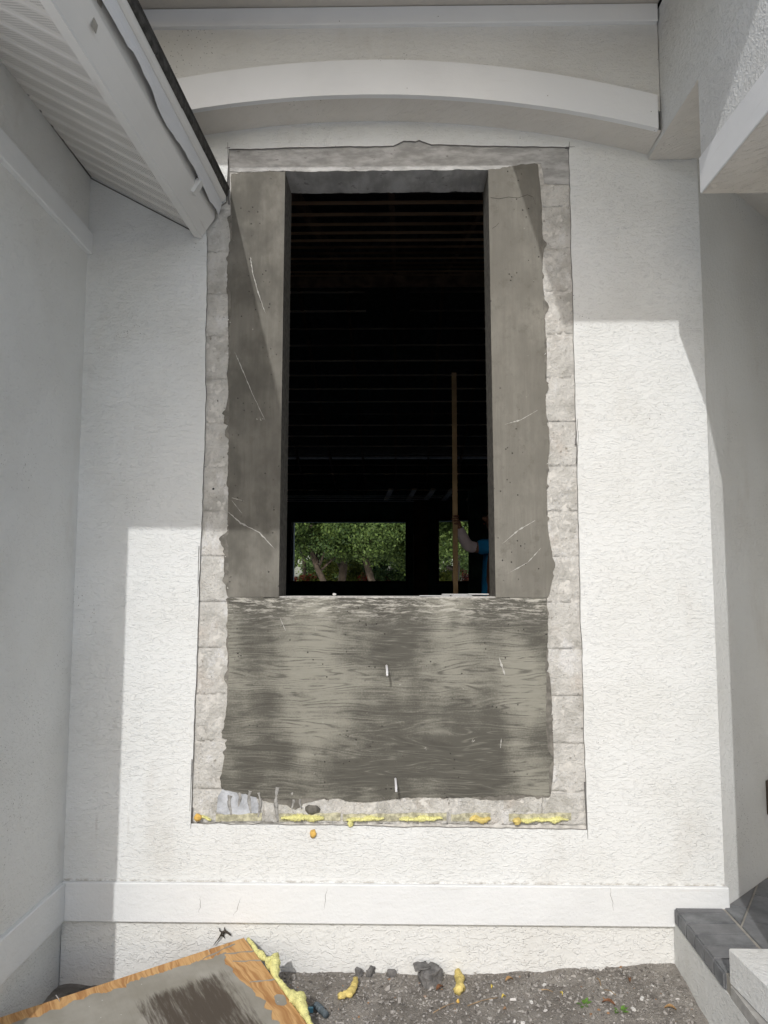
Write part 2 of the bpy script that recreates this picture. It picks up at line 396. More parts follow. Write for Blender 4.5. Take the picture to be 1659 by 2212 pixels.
# old concrete blocks showing in the strip round the frame
def block(x0, x1, z0, z1, seed):
    g = .0004; nxx = max(4, int((x1 - x0) / .012)); nzz = max(4, int((z1 - z0) / .012))
    v, f = [], []
    for j in range(nzz + 1):
        for i in range(nxx + 1):
            x = x0 + g + (x1 - x0 - 2 * g) * i / nxx; z = z0 + g + (z1 - z0 - 2 * g) * j / nzz
            e = i in (0, nxx) or j in (0, nzz)
            y = .0135 + .003 * noise.noise((x * 22, seed, z * 22)) + .003 * noise.noise((x * 60, seed, z * 60)) + (.0004 if e else 0) + .0005 * math.sin(seed * 7.3)
            v.append((x, y, z))
    for j in range(nzz):
        for i in range(nxx): a = j * (nxx + 1) + i; f.append((a, a + 1, a + nxx + 2, a + nxx + 1))
    # sides
    n = len(v); ring = [i for i in range(nxx + 1)] + [(j + 1) * (nxx + 1) - 1 for j in range(1, nzz + 1)] + [nzz * (nxx + 1) + i for i in range(nxx - 1, -1, -1)] + [j * (nxx + 1) for j in range(nzz - 1, 0, -1)]
    for i in ring: v.append((v[i][0], .035, v[i][2]))
    m = len(ring)
    for k in range(m): f.append((ring[k], n + k, n + (k + 1) % m, ring[(k + 1) % m]))
    part(pymesh('concrete_block', v, f, BLOCK, None, True), fw)
zc = [1.50 + .2032 * k for k in range(-4, 11)]
for k in range(len(zc) - 1):
    z0, z1 = max(zc[k], .68), zc[k + 1]
    if z0 < 3.28: block(-.905, -.735, z0, min(z1, 3.43), k)
    if z0 < 3.42: block(.64, .822, z0, min(z1, 3.437), k + 40)
xs = [-.905, -.585, -.186, .219, .625, .822]
for k in range(5): block(xs[k], xs[k + 1], .545, .68, k + 80)
# poured concrete: jambs, apron, head
for lay in (0, 1):
    o = .006 * (1 - lay); am = .044 - .008 * lay; ys = (.0112, .0085)[lay]
    LIP = plain('thin_grout_skin', (.19, .18, .158), .85, .2, .3, 30, .003) if lay == 0 else None
    sd = 60 if lay == 0 else 20
    lj = lobes((-.752 - o, SILL), (-.768 - o, 2.3), 110, am, sd + 1) + lobes((-.768 - o, 2.3), (-.776 - o, 3.3), 110, am, sd + 2)[1:] + rag((-.775 - o, 3.3), (-.782, 3.50), 12, .004, 23)[1:]
    ljt = rag((-.778, 3.505), (OPL + .002, 3.512), 24, .012, 24)
    rj = lobes((.660 + o, SILL), (.672 + o, 2.5), 110, am, sd + 3, -1) + lobes((.672 + o, 2.5), (.664 + o, 3.3), 90, am * .8, sd + 4, -1)[1:] + rag((.668 + o, 3.3), (.656, 3.535), 14, .004, 33)[1:]
    apl = lobes((-.752 - o, 1.5195), (-.744 - o, .90), 80, am * .9, sd + 5, -1) + lobes((-.744 - o, .90), (-.764 - o, .69), 26, am, sd + 6, -1)[1:]
    apr = lobes((.655 + o, .675), (.648 + o, 1.2), 70, am * .6, sd + 7, -1) + lobes((.648 + o, 1.2), (.655 + o, 1.5195), 40, am * .5, sd + 8, -1)[1:]
    apb = rag((-.752, .684 - o), (-.60, .645 - o), 14, .014, 45) + lobes((-.595, .652 - o), (.660, .672 - o), 150, am * .8, sd + 9, -1, .008)
    if lay == 0:
        slab('grout_skin', [(OPL - .05, SILL)] + lj + [(OPL - .05, 3.49)], ys, .0145, LIP, fw)
        slab('grout_skin', [(OPR + .05, SILL)] + rj + [(OPR + .05, 3.50)], ys, .0145, LIP, fw)
        slab('grout_skin', apl + apb + apr[1:], ys, .0145, LIP, fw)
    else:
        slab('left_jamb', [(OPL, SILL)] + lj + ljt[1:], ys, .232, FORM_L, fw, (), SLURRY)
        slab('right_jamb', [(OPR + .004, SILL)] + rj + [(.64, 3.541)] + rag((.60, 3.535), (.424, 3.512), 16, .009, 34), .0090, .232, FORM_V, fw, (), SLURRY)
        slab('apron', apl + apb + apr[1:], .0075, .232, FORM_H, fw, (), SLURRY)
hb = rag((-.79, 3.512), (.42, 3.511), 110, .007, 51) + [(.62, 3.520), (.652, 3.543), (.672, 3.54)] + rag((.679, 3.50), (.686, 3.441), 5, .002, 52) + [(.802, 3.436)]
slab('head_lintel', hb + [(.802, 3.66), (-.80, 3.66)], .0105, .215, LINTEL, fw)
box('sill_top', OPL - .02, OPR + .03, .02, .228, SILL - .004, SILL + .0035, plain('pale_sill_dust', (.55, .54, .51), .95, .1, .2, 60, .004), fw, .001)
# drips and patches of grout at the lower edge
for (px, y0, y1, w, s) in ((497, 1718, 1760, 7, 1), (517, 1712, 1742, 6, 2), (540, 1708, 1756, 7, 3), (560, 1712, 1765, 6, 4), (598, 1700, 1775, 7, 5), (632, 1712, 1748, 5, 6), (650, 1715, 1748, 4, 7)):
    pts = [at(px + 2.2 * math.sin(s * 3 + t * 5), y0 + (y1 - y0) * t, .0105) for t in (0, .25, .5, .75, 1)]
    tube('grout_drip', pts, [w * .0016, w * .0011, w * .0013, w * .0009, w * .0006], DRIP, fw, 8, .2, s, 4, lambda p: Vector((p.x, .0108 + (p.y - .0105) * .5, p.z)))
pp = [xz(px, py) for px, py in ((466, 1756), (470, 1720), (482, 1700), (500, 1694), (516, 1703), (535, 1710), (552, 1722), (560, 1748), (556, 1758), (520, 1761), (480, 1760))][::-1]
pr2 = []
for i in range(len(pp)): pr2 += rag(pp[i], pp[(i + 1) % len(pp)], 7, .004, 90 + i, 2)[:-1]
slab('paint_patch', pr2, .0095, .03, BLUEGREY, fw)
blob('grout_lump', at(676, 1748, .02), (.038, .02, .024), SLURRY, fw, .2, 3)
# overcut saw lines at the corners, as thin grey slots
def kerf(a, b, w, nm='saw_cut'):
    a, b = Vector((a[0], a[1])), Vector((b[0], b[1])); d = (b - a).normalized(); n = Vector((-d.y, d.x)) * w / 2
    slab(nm, [tuple(a + n * .3), tuple(b + n), tuple(b - n), tuple(a - n * .3)], -.0008, .01, SAWCUT, fw)
kerf(xz(492, 308), xz(494, 440), .005); kerf(xz(487, 320), xz(497, 319), .004); kerf(xz(1242, 317), xz(1222, 318), .004)
kerf(xz(1230, 306), xz(1229, 322), .004); kerf(xz(1270, 1812), xz(1264, 1690), .006); kerf(xz(410, 1752), xz(415, 1640), .005)
kerf(xz(1248, 905), xz(1244, 960), .005); kerf(xz(1250, 930), xz(1246, 1000), .004); kerf(xz(412, 1790), xz(414, 1745), .005)
kerf(xz(427, 1290), xz(430, 1180), .004)
SCUFF = plain('pale_scrape', (.46, .45, .42), .95, .1, .2, 80, .002)
def scuff(pts, w, y, sd):
    P = [xz(*p, y) for p in pts]; up, dn = [], []
    for a in range(len(P) - 1):
        for k in range(10):
            t = k / 10; q = Vector((P[a][0] * (1 - t) + P[a + 1][0] * t, P[a][1] * (1 - t) + P[a + 1][1] * t)); d = Vector((P[a + 1][0] - P[a][0], P[a + 1][1] - P[a][1])).normalized()
            u = (a * 10 + k) / (10 * (len(P) - 1)); ww = 1.5 * w * (.2 + abs(noise.noise((u * 14, sd, 0))) * 1.6) * math.sin(math.pi * min(1, u + .03)) ** .5; j = .0025 * noise.noise((u * 20, sd, 4)); n = Vector((-d.y, d.x))
            up.append(tuple(q + n * (ww + j))); dn.append(tuple(q + n * (j - ww)))
    slab('scrape_mark', up + dn[::-1], y - .0009, y + .003, SCUFF, fw)
scuff([(541, 556), (546, 590), (557, 630), (575, 682)], .0032, .0085, 1); scuff([(507, 760), (520, 790), (545, 850), (576, 915)], .0022, .0085, 2)
scuff([(492, 1105), (520, 1130), (560, 1150), (597, 1190)], .0035, .0085, 3); scuff([(500, 1075), (530, 1083)], .0012, .0085, 4); scuff([(500, 1080), (525, 1112)], .0013, .0085, 5)
scuff([(1090, 917), (1125, 907), (1165, 884)], .0022, .0090, 6); scuff([(1085, 1175), (1120, 1145), (1160, 1122)], .0022, .0090, 7); scuff([(1095, 1240), (1140, 1215), (1172, 1180)], .0016, .0090, 8)
scuff([(1078, 1420), (1092, 1462)], .004, .0075, 9); scuff([(1083, 1595), (1081, 1618)], .003, .0075, 11);
scuff([(605, 1335), (618, 1365)], .002, .0075, 13)
CRKD = plain('dark_crack', (.06, .055, .05), .95, .1, .1)
for pts in ([(1060, 425), (1078, 428), (1100, 424), (1120, 426), (1140, 419), (1152, 424), (1158, 440)], [(1064, 492), (1072, 487), (1078, 480)]):
    l = [xz(*p) for p in pts]; up = [(x, z + .0022 + .001 * noise.noise((x * 90, 1, 0))) for x, z in l]
    slab('crack', l + up[::-1], .0086, .012, CRKD, fw)
# thin shrinkage crack across the head of the right jamb
# two white stubs left in the apron
PEG = plain('white_plastic', (.75, .75, .76), .5, .4, .05, 20, 0)
for px, py in ((835, 1438), (854, 1682)):
    a = at(px, py, .01)
    t = tube('form_tie', [a, a + Vector((.002, -.04, -.006)), a + Vector((.004, -.075, -.022)), a + Vector((.004, -.085, -.034))], [.0052, .0052, .0055, .005], PEG, fw, 10, .05, 2)
# cracks and chips seen on the base trim come with the trim
bt = box('base_trim', XL, XR + .012, -.02, .0035, .141, .303, TRIM, fw, .004)
CRK = plain('hairline_crack', (.30, .29, .28), .95, .1, .1)
for px, py, dx, h in ((434, 1938, -4, 34), (520, 1940, -14, 40), (706, 1918, -6, 46), (1317, 1916, 9, 52)):
    a = at(px, py, -.021); b = at(px + dx, py + h, -.021); n = 9; v = []; f = []
    for i in range(n + 1):
        t = i / n; c = a.lerp(b, t); c.x += .010 * noise.noise((t * 4, px, 0)); w = .0010 * (1 - abs(2 * t - 1)) + .0002
        v += [(c.x - w, -.0206, c.z), (c.x + w, -.0206, c.z)]
    for i in range(n): f.append((2 * i, 2 * i + 1, 2 * i + 3, 2 * i + 2))
    c = pymesh('crack', v, f, CRK); part(c, bt)
# upper wall standing out over the arch
AX = -.14
def arch(x, z0=3.745): return z0 - .1035 * (x - AX) ** 2
N = 40; ax = [XL + (1.164 - XL) * i / N for i in range(N + 1)]
slab('upper_stucco', [(x, arch(x) + .1) for x in ax] + [(1.164, 4.4), (XL, 4.4)], -.182, -.02, STUCCO_HIGH, fw)
v, f = [], []
for x in ax:
    z = arch(x); v += [(x, -.19, z + .004), (x, .002, z + .004)]
for i in range(N): f.append((2 * i, 2 * i + 1, 2 * i + 3, 2 * i + 2))
part(pymesh('arch_soffit', v, f, STUCCO_SOFFIT, None, True), fw)
ax2 = [XL + (1.146 - XL) * i / N for i in range(N + 1)]
slab('arch_trim', [(x, arch(x)) for x in ax2] + [(x, arch(x) + .165 - .008 * abs(x)) for x in ax2[::-1]], -.206, -.178, TRIM_HIGH, fw)
box('frieze_trim', XL, 1.16, -.207, -.178, 4.079, 4.163, TRIM_HIGH, fw, .003)

# ================================================================== main roof overhang (its soffit closes the view at the top)
mr = thing('main_roof', 'main roof overhang closing the top above the arched wall', 'roof', (0, 0, 4.2))
SOFF_M = paint_mat('cream_soffit_paint', (.60, .56, .50))
box('soffit', -4.0, 1.164, -.84, -.16, 4.166, 4.19, SOFF_M, mr, 0)
box('fascia', -4.0, .40, -.865, -.84, 4.115, 4.32, TRIM_HIGH, mr, .003)
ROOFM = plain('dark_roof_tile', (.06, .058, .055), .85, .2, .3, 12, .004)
CHORD = plain('dark_chord_timber', (.09, .065, .05), .9, .1, .3, 6, 0)  # one even dark brown that keeps the chords faint
def slope_slab(name, quad, th, mat, parent):
    v = [Vector(q) for q in quad]; n = (v[1] - v[0]).cross(v[2] - v[0]).normalized() * th
    k = len(v); vv = v + [q + n for q in v]
    f = [tuple(range(k))[::-1], tuple(range(k, 2 * k))] + [(i, (i + 1) % k, k + (i + 1) % k, k + i) for i in range(k)]
    return part(pymesh(name, vv, f, mat), parent)
slope_slab('roof_deck', [(-7, -.88, 4.3), (7, -.88, 4.3), (7, 6.6, 6.54), (-7, 6.6, 6.54)], .08, ROOFM, mr)
slope_slab('roof_deck', [(7, 14.6, 4.14), (-7, 14.6, 4.14), (-7, 6.6, 6.54), (7, 6.6, 6.54)], .08, ROOFM, mr)
# porch roof on the right, running out over the wing
box('porch_soffit', .372, 3.4, -1.98, -.842, 4.10, 4.13, SOFF_M, mr, 0)
box('porch_fascia', .372, .40, -1.98, -.866, 4.131, 4.30, TRIM_HIGH, mr, .002)
box('porch_roof_deck', .372, 3.4, -1.98, -.87, 4.302, 4.36, ROOFM, mr, .003)

# ================================================================== LEFT SIDE WALL
sw = thing('side_wall', 'shaded white stucco side wall with painted bands at the left', 'wall', (XL, -.6, 0))
box('stucco', XL - .2, XL, -1.21, .03, .10, 3.6, STUCCO_SIDE, sw, 0)
box('plinth_stucco', XL - .2, XL - .004, -1.206, .03, -.2, .139, STUCCO_LOW, sw, 0)
box('base_trim', XL - .01, XL + .02, -1.23, -.021, .141, .303, TRIM, sw, .004)
box('upper_trim', XL - .01, XL + .026, -1.23, -.001, 3.104, 3.206, TRIM, sw, .004)
box('return_stucco', -5.2, XL - .2, -1.21, -1.0, -.2, 3.6, STUCCO_SIDE, sw, 0)

# ================================================================== LEFT EAVE
le = thing('roof_eave', 'low roof eave with perforated soffit and bent flashing at upper left', 'roof', (-1, -.7, 3.2))
def sk(p): return Vector((p.x + .031 * p.y, p.y, p.z))
def soffit_mat():
    s = NM('perforated_soffit_vinyl', .6, .3)
    u, y, z = s.sep(s.pos)
    gx = s.math('SUBTRACT', s.math('FRACT', s.math('MULTIPLY', u, 105)), .5)
    gy = s.math('SUBTRACT', s.math('FRACT', s.math('ADD', s.math('MULTIPLY', y, 88), s.math('MULTIPLY', s.math('FLOOR', s.math('MULTIPLY', u, 105)), .5))), .5)
    d = s.math('SQRT', s.math('ADD', s.math('MULTIPLY', gx, gx), s.math('MULTIPLY', gy, gy)))
    band = s.math('ABSOLUTE', s.math('SUBTRACT', s.math('FRACT', s.math('DIVIDE', s.math('MULTIPLY', y, -1), .104)), .42))
    hole = s.math('MULTIPLY', s.ramp(d, .18, .28, 1, 0), s.ramp(band, .28, .3, 1, 0))
    c = s.mix(s.ramp(s.noise(s.pos, 4, 4), .35, .7), (.80, .785, .75), (.75, .73, .69))
    c = s.mix(hole, c, (.10, .09, .08))
    s.color(c); return s.m
SOFV = soffit_mat()
ALU = paint_mat('white_aluminium', (.80, .795, .77), .0006, .15)
ALU2 = paint_mat('pale_bent_aluminium', (.80, .81, .82), .0006, .1)
S0, S1 = Vector((XL - .01, 0, 3.492)), Vector((-.918, 0, 3.200))
def soffit_panel(y0):
    pr = [(0, 0), (.004, .005), (.082, .005), (.086, 0), (.094, 0), (.104, .0)]     # plank and groove, measured along the eave
    v, f = [], []
    for dy, dz in pr:
        for e in (S0, S1): v.append(sk(Vector((e.x, -(y0 + dy), e.z + .008 - dz))))
    for i in range(len(pr) - 1): f.append((2 * i, 2 * i + 1, 2 * i + 3, 2 * i + 2))
    part(pymesh('soffit_panel', v, f, SOFV), le)
for k in range(19): soffit_panel(.002 + k * .104)
box('wall_slit', XL - .004, XL + .0035, -2.02, -.002, 3.482, 3.4875, plain('slit_shade', (.06, .055, .05)), le, 0)  # dark strip standing in for the shade in the slit along the side wall
# dark strip painted as the shade in the slit between soffit and front wall
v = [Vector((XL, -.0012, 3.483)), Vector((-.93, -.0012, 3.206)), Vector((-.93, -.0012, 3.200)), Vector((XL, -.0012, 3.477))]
part(pymesh('shadow_gap', v, [(0, 1, 2, 3)], plain('gap_shade', (.09, .08, .07))), le)
def run(name, prof, mat, y0=0.0, y1=-2.05, wav=None, seg=1, th=.0025):
    "thin sheet profile (x,z) pulled along the eave"
    v, f = [], []; n = len(prof)
    ring = list(prof) + [(x - .0, z + th) for x, z in prof[::-1]]
    m = len(ring)
    for j in range(seg + 1):
        y = y0 + (y1 - y0) * j / seg
        for i, (x, z) in enumerate(ring):
            p = Vector((x, y, z))
            if wav: p = wav(p, min(i, m - 1 - i) / (n - 1), y)
            v.append(sk(p))
    for j in range(seg):
        for i in range(m): f.append((j * m + i, j * m + (i + 1) % m, (j + 1) * m + (i + 1) % m, (j + 1) * m + i))
    f.append(tuple(range(m))[::-1]); f.append(tuple(range(seg * m, seg * m + m)))
    return part(pymesh(name, v, f, mat), le)
# fascia cover: lip under the soffit edge, then a tall face with a crease
run('fascia', [(-.945, 3.186), (-.918, 3.180), (-.909, 3.1795), (-.9075, 3.19), (-.884, 3.228), (-.882, 3.232), (-.856, 3.268), (-.853, 3.274), (-.851, 3.36)], ALU, -.004)
box('fascia_board', -.935, -.866, -2.04, -.003, 3.30, 3.34, plain('grey_wood', (.23, .2, .17)), le, .002, sk)
def wavy(p, t, y):
    k = .006 + .016 * noise.noise((y * 3.1, 2.3, 0)) + .008 * noise.noise((y * 9, 5.1, 1)) + .004 * noise.noise((y * 26, 5.1, 3))
    p = p.copy()
    if t < .6: p.x += k * (1 - t) * .8; p.z += k * (1 - t)
    return p
run('bent_flashing', [(-.838, 3.284), (-.828, 3.308), (-.821, 3.332), (-.818, 3.350)], ALU2, -.01, -2.05, wavy, 60)
run('drip_edge', [(-.826, 3.356), (-.816, 3.353), (-.806, 3.358), (-.800, 3.368), (-.799, 3.380)], ALU, -.012)
run('gap_strip', [(-.832, 3.360), (-.82, 3.360)], plain('black_gap', (.02, .02, .02)), -.01)
# roof tiles along the edge
TILE = plain('weathered_dark_tile', (.075, .072, .066), .9, .15, .4, 30, .004)
y = .0; k = 0
for L in (.165, .21, .30, .30, .30, .30, .30, .165):
    dz = random.uniform(-.004, .004); dx = random.uniform(-.005, .004)
    v = []
    for yy in (-y - .0035, -y - L + .0035):
        for x, z in ((-.808, 3.384), (-.795, 3.381), (-.788, 3.390), (-.788, 3.414), (-.796, 3.423), (-1.20, 3.62), (-1.21, 3.605)):
            v.append(sk(Vector((x + dx, yy, z + dz))))
    f = [tuple(range(7)), tuple(range(13, 6, -1))] + [(i, i + 7, (i + 1) % 7 + 7, (i + 1) % 7) for i in range(7)]
    part(pymesh('roof_tile', v, f, TILE), le); y += L
# hanger straps
def strap(yc, bent):
    a = sk(Vector((-.851, yc, 3.318))); 
    if bent:
        d = Vector((-.030, 0, -.052)).normalized(); n = Vector((.86, 0, -.5)); w = Vector((0, 1, 0)); o = a + n * .006 + Vector((0, 0, -.012))
        def plate(p, e, g, t): slope_slab('hanger_strap', [p, p + e, p + e + g, p + g], t, ALU, le)
        plate(o - w * .018 + n * .024, w * .036, d * .062, .002)
        for sgn in (-1, 1): plate(o + w * .017 * sgn, n * .024, d * .062, .002)
        plate(o - w * .016 + d * .058, w * .032, n * .023, .001)
        le.children[-1].data.materials[0] = plain('hanger_hollow', (.02, .02, .02))  # black end plate painted as the shade inside the hollow hanger
    else:
        slope_slab('hanger_strap', [a + Vector((.005, -.016, .01)), a + Vector((.005, .016, .01)), a + Vector((-.018, .030, -.085)), a + Vector((-.018, -.002, -.085))], .0025, plain('dull_metal', (.38, .36, .32), .5, .5), le)
strap(-.30, True); strap(-1.30, False)
# roof planes behind the edge (hip: right slope and front slope)
K0 = sk(Vector((-.80, -2.05, 3.395)))
slope_slab('roof_plane', [(-.80, -.0, 3.398), (-4.6, 0, 5.41), (K0.x - 1.95, -.1, K0.z + 1.033), tuple(K0)][::-1], .03, ROOFM, le)
slope_slab('roof_plane', [tuple(K0), (K0.x - 1.95, -.1, K0.z + 1.033), (-5.5, -.1, K0.z + 1.033), (-5.5, -2.05, K0.z)][::-1], .03, ROOFM, le)
box('front_fascia', -5.2, K0.x - .02, -2.05, -2.025, 3.20, 3.395, ALU, le, .002)

# ================================================================== RIGHT WING (beam wall over the porch), angled wall, porch
WT = .02                                              # the wing runs a hair off square
def wk(p): return Vector((p.x - WT * p.y, p.y, p.z))
ww = thing('wing_wall', 'white stucco porch beam wall with smooth trim at upper right', 'wall', (1.4, -.6, 3.4))
box('stucco', 1.164, 1.36, -.5715, -.0, 3.552, 4.15, STUCCO_WING, ww, 0, wk)
box('stucco', 1.164, 1.62, -2.2, -.572, 3.10, 4.0995, STUCCO_WING, ww, 0, wk)
box('beam_trim', 1.1605, 1.61, -2.2, -.560, 3.088, 3.232, TRIM_HIGH, ww, .002, wk)
v = [wk(Vector(p)) for p in ((1.166, -2.19, 3.0865), (1.61, -2.19, 3.0865), (1.61, -.562, 3.0865), (1.166, -.562, 3.0865))]
part(pymesh('beam_underside', v, [(0, 1, 2, 3)], stucco_mat('coarse_underside', (.70, .66, .60), amp=.005, coarse=1.1, horiz=1.0)), ww)
box('porch_ceiling', 1.362, 3.6, -.571, 2.3, 3.5525, 3.6, STUCCO_SOFFIT, ww, 0)
box('ceiling_strip', 1.166, 1.361, -.5705, -.001, 3.5475, 3.5515, STUCCO_SOFFIT, ww, 0, wk)
aw = thing('angled_wall', 'shaded white wall angled back into the porch at right', 'wall', (1.6, .2, 0))
v = [Vector(p) for p in ((XR, 0, 0), (XR + 1.9, 1.9, 0), (XR + 1.9, 1.9, 3.7), (XR, 0, 3.7))]
part(pymesh('stucco', [v[0], v[1], v[2], v[3]] + [q + Vector((-.1, .1, 0)) for q in v], [(0, 1, 2, 3), (7, 6, 5, 4), (0, 4, 5, 1), (1, 5, 6, 2), (2, 6, 7, 3), (3, 7, 4, 0)], STUCCO_SIDE), aw)
box('sky_block_ceiling', 1.625, 3.6, -2.2, -.5725, 3.60, 3.64, STUCCO_SOFFIT, ww, 0)  # unseen ceiling added to keep sky light out of the porch
struct(box('sky_block_wall', 2.45, 2.65, -2.2, 2.3, -.14, 3.55, STUCCO_SIDE, None, 0))  # unseen wall added to block sky light from the angled wall
pc = thing('porch_column', 'white square porch column at the right picture edge', 'column', (1.5, -.95, .3))
box('shaft', 1.318, 1.62, -1.10, -.79, .32, 3.0855, STUCCO_WING, pc, .004)
# wall lamp at the picture edge
wl = thing('wall_lamp', 'small brown wall lamp on the angled wall', 'lamp', (1.80, .40, .6))
BRZ = plain('brown_metal', (.075, .058, .042), .45, .5, .2, 30, 0)
def aw_pt(t, o, z): return Vector((XR + t + o * .7071, t - o * .7071, z))
for nm, t0, t1, o0, o1, z0, z1 in (('back_plate', .352, .44, .002, .012, .50, .655), ('shade', .362, .43, .012, .075, .525, .64)):
    v = [aw_pt(t, o, z) for z in (z0, z1) for t, o in ((t0, o0), (t1, o0), (t1, o1), (t0, o1))]
    part(pymesh(nm, v, [(0, 1, 2, 3), (7, 6, 5, 4), (0, 4, 5, 1), (1, 5, 6, 2), (2, 6, 7, 3), (3, 7, 4, 0)], BRZ), wl)
po = thing('porch', 'raised porch with dark paver edge and stucco side', 'porch', (1.6, -.3, 0))
def pk(p): return Vector((p.x + .035 * p.y, p.y, p.z))
box('slab_side', 1.170, 3.6, -2.6, .0, -.2, .158, STUCCO_LOW, po, 0, pk)
box('slab_bed', 1.176, 3.6, -.61, 1.9, .1585, .2175, plain('mortar', (.36, .34, .30)), po, 0, pk)
box('bare_ledge', 1.171, 3.6, -2.6, -.612, .1585, .2, plain('grey_ledge', (.42, .41, .39), .9, .1, .15, 20, .002), po, 0, pk)
def paver_mat():
    s = NM('dark_slate_paver', .75, .3)
    o = s.t.nodes.new('ShaderNodeObjectInfo')
    c = s.mix(s.ramp(s.noise(s.pos, 9, 5, .65), .3, .7), (.12, .126, .132), (.25, .258, .265))
    c = s.mix(s.math('MULTIPLY', o.outputs['Random'], .75), c, (.20, .20, .205))
    c = s.mix(s.ramp(s.noise(s.pos, 60, 4, .7), .62, .75, 0, .5), c, (.3, .3, .29))
    s.color(c); s.bump(s.noise(s.pos, 45, 5, .7), .004); return s.m
PAVER = paver_mat()
def wedge(name, quad, z0, z1, mat, parent, bev=.004):
    bm = bmesh.new(); lo = [bm.verts.new((x, y, z0)) for x, y in quad]; hi = [bm.verts.new((x, y, z1)) for x, y in quad]
    bm.faces.new(hi); bm.faces.new(lo[::-1]); n = len(quad)
    for i in range(n): bm.faces.new((lo[i], lo[(i + 1) % n], hi[(i + 1) % n], hi[i]))
    bmesh.ops.recalc_face_normals(bm, faces=bm.faces)
    bmesh.ops.bevel(bm, geom=bm.edges[:], offset=bev, segments=2, affect='EDGES')
    return part(from_bm(name, bm, mat), parent)
yy = -.024; k = 0
while yy > -.56:
    L = .048 if k == 0 else .099
    q = [pk(Vector(p)) for p in ((1.166, yy - L + .0025, 0), (1.166 + .205, yy - L + .0025, 0), (1.166 + .205, yy, 0), (1.166, yy, 0))]
    wedge('paver', [(p.x, p.y) for p in q], .1595, .2235 + random.uniform(-.001, .001), PAVER, po, .006)
    yy -= L; k += 1
# diagonal stone tiles inside the border
clipx = 1.381
d1, d2 = Vector((.52, .854)), Vector((.854, -.52))
def clip_poly(poly, n, c):
    out = []
    for i in range(len(poly)):
        a, b = poly[i], poly[(i + 1) % len(poly)]; da, db = a.dot(n) - c, b.dot(n) - c
        if da >= 0: out.append(a)
        if (da >= 0) != (db >= 0): out.append(a + (b - a) * (da / (da - db)))
    return out
o0 = Vector((1.41, -.13))
for i in range(-7, 8):
    for j in range(-4, 9):
        sh = .13 * (j % 2)
        c = o0 + d1 * (i * .30 + sh) + d2 * (j * .20)
        q = [c + d1 * .004 + d2 * .004, c + d1 * .296 + d2 * .004, c + d1 * .296 + d2 * .196, c + d1 * .004 + d2 * .196]
        q = clip_poly(q, Vector((1, -.035)), clipx); 
        if len(q) < 3: continue
        q = clip_poly(q, Vector((.7071, -.7071)), (XR + .004) * .7071)
        if len(q) < 3: continue
        ar = abs(sum(q[a].cross(q[(a + 1) % len(q)]) for a in range(len(q)))) / 2
        if ar < .0015 or c.x > 2.6 or c.y < -1.6: continue
        wedge('stone_tile', [(p.x, p.y) for p in q], .2005, .2225 + random.uniform(-.001, .001), PAVER, po, .002)
pd = box('column_pedestal', 1.152, 1.80, -1.75, -.600, .2015, .3195, stucco_mat('coarse_white_render', (.768, .775, .76), amp=.003, coarse=2.2, grain=.6, horiz=1), None, .004, lambda p: Vector((p.x - .06 * (p.y + .6), p.y, p.z)))
tag(pd, 'squat white rendered column base on the porch edge at lower right', 'pedestal')

# ================================================================== INTERIOR seen through the opening
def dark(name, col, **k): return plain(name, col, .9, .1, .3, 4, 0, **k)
FLOORI = .42
def prism(name, poly, z0, z1, mat):
    n = len(poly); return pymesh(name, [(x, y, z0) for x, y in poly] + [(x, y, z1) for x, y in poly], [tuple(range(n))[::-1], tuple(range(n, 2 * n))] + [(i, (i + 1) % n, n + (i + 1) % n, n + i) for i in range(n)], mat)
struct(prism('interior_floor', [(-6, .257), (1.5, .257), (3.2, 1.957), (6, 1.957), (6, 14), (-6, 14)], .30, FLOORI, dark('site_concrete', (.38, .365, .34))))
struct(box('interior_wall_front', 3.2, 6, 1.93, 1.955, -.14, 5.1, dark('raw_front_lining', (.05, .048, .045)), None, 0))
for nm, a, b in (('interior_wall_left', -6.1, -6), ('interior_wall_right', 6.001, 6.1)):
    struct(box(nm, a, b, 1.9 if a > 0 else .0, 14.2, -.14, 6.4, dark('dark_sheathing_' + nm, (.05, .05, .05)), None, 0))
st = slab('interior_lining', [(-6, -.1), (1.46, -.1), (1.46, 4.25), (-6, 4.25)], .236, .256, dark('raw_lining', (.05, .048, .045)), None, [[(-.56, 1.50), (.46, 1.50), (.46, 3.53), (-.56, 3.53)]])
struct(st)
rf = thing('roof_framing', 'dark wooden ceiling battens and trusses inside the room', 'roof framing', (0, 6.5, 4.5))
def batten_mat(name, col):
    s = NM(name, .9, .1); o = s.t.nodes.new('ShaderNodeObjectInfo')
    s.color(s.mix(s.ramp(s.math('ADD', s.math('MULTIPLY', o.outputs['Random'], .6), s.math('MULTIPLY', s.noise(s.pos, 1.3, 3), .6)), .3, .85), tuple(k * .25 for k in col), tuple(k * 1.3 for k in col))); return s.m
WOOD = plain('old_truss_timber', (.25, .17, .115), .85, .15, .35, 6, 0)
WOOD2 = plain('grey_truss_timber', (.60, .50, .42), .85, .15, .35, 6, 0)
BAT1, BAT2 = batten_mat('brown_batten', (.28, .185, .12)), batten_mat('grey_batten', (.40, .34, .29))
def zn(y): return 1.58 + 1.07 + .3 * (y + 3.43)
def zf(y): return 8.64 - .3 * (y + 3.43)
yb = 5.38 - 3.43 - 4 * .406; k = 0
while yb < 6.15:
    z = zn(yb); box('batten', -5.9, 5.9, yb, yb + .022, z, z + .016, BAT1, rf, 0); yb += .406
yb = 10.23 - 3.43; k = 0
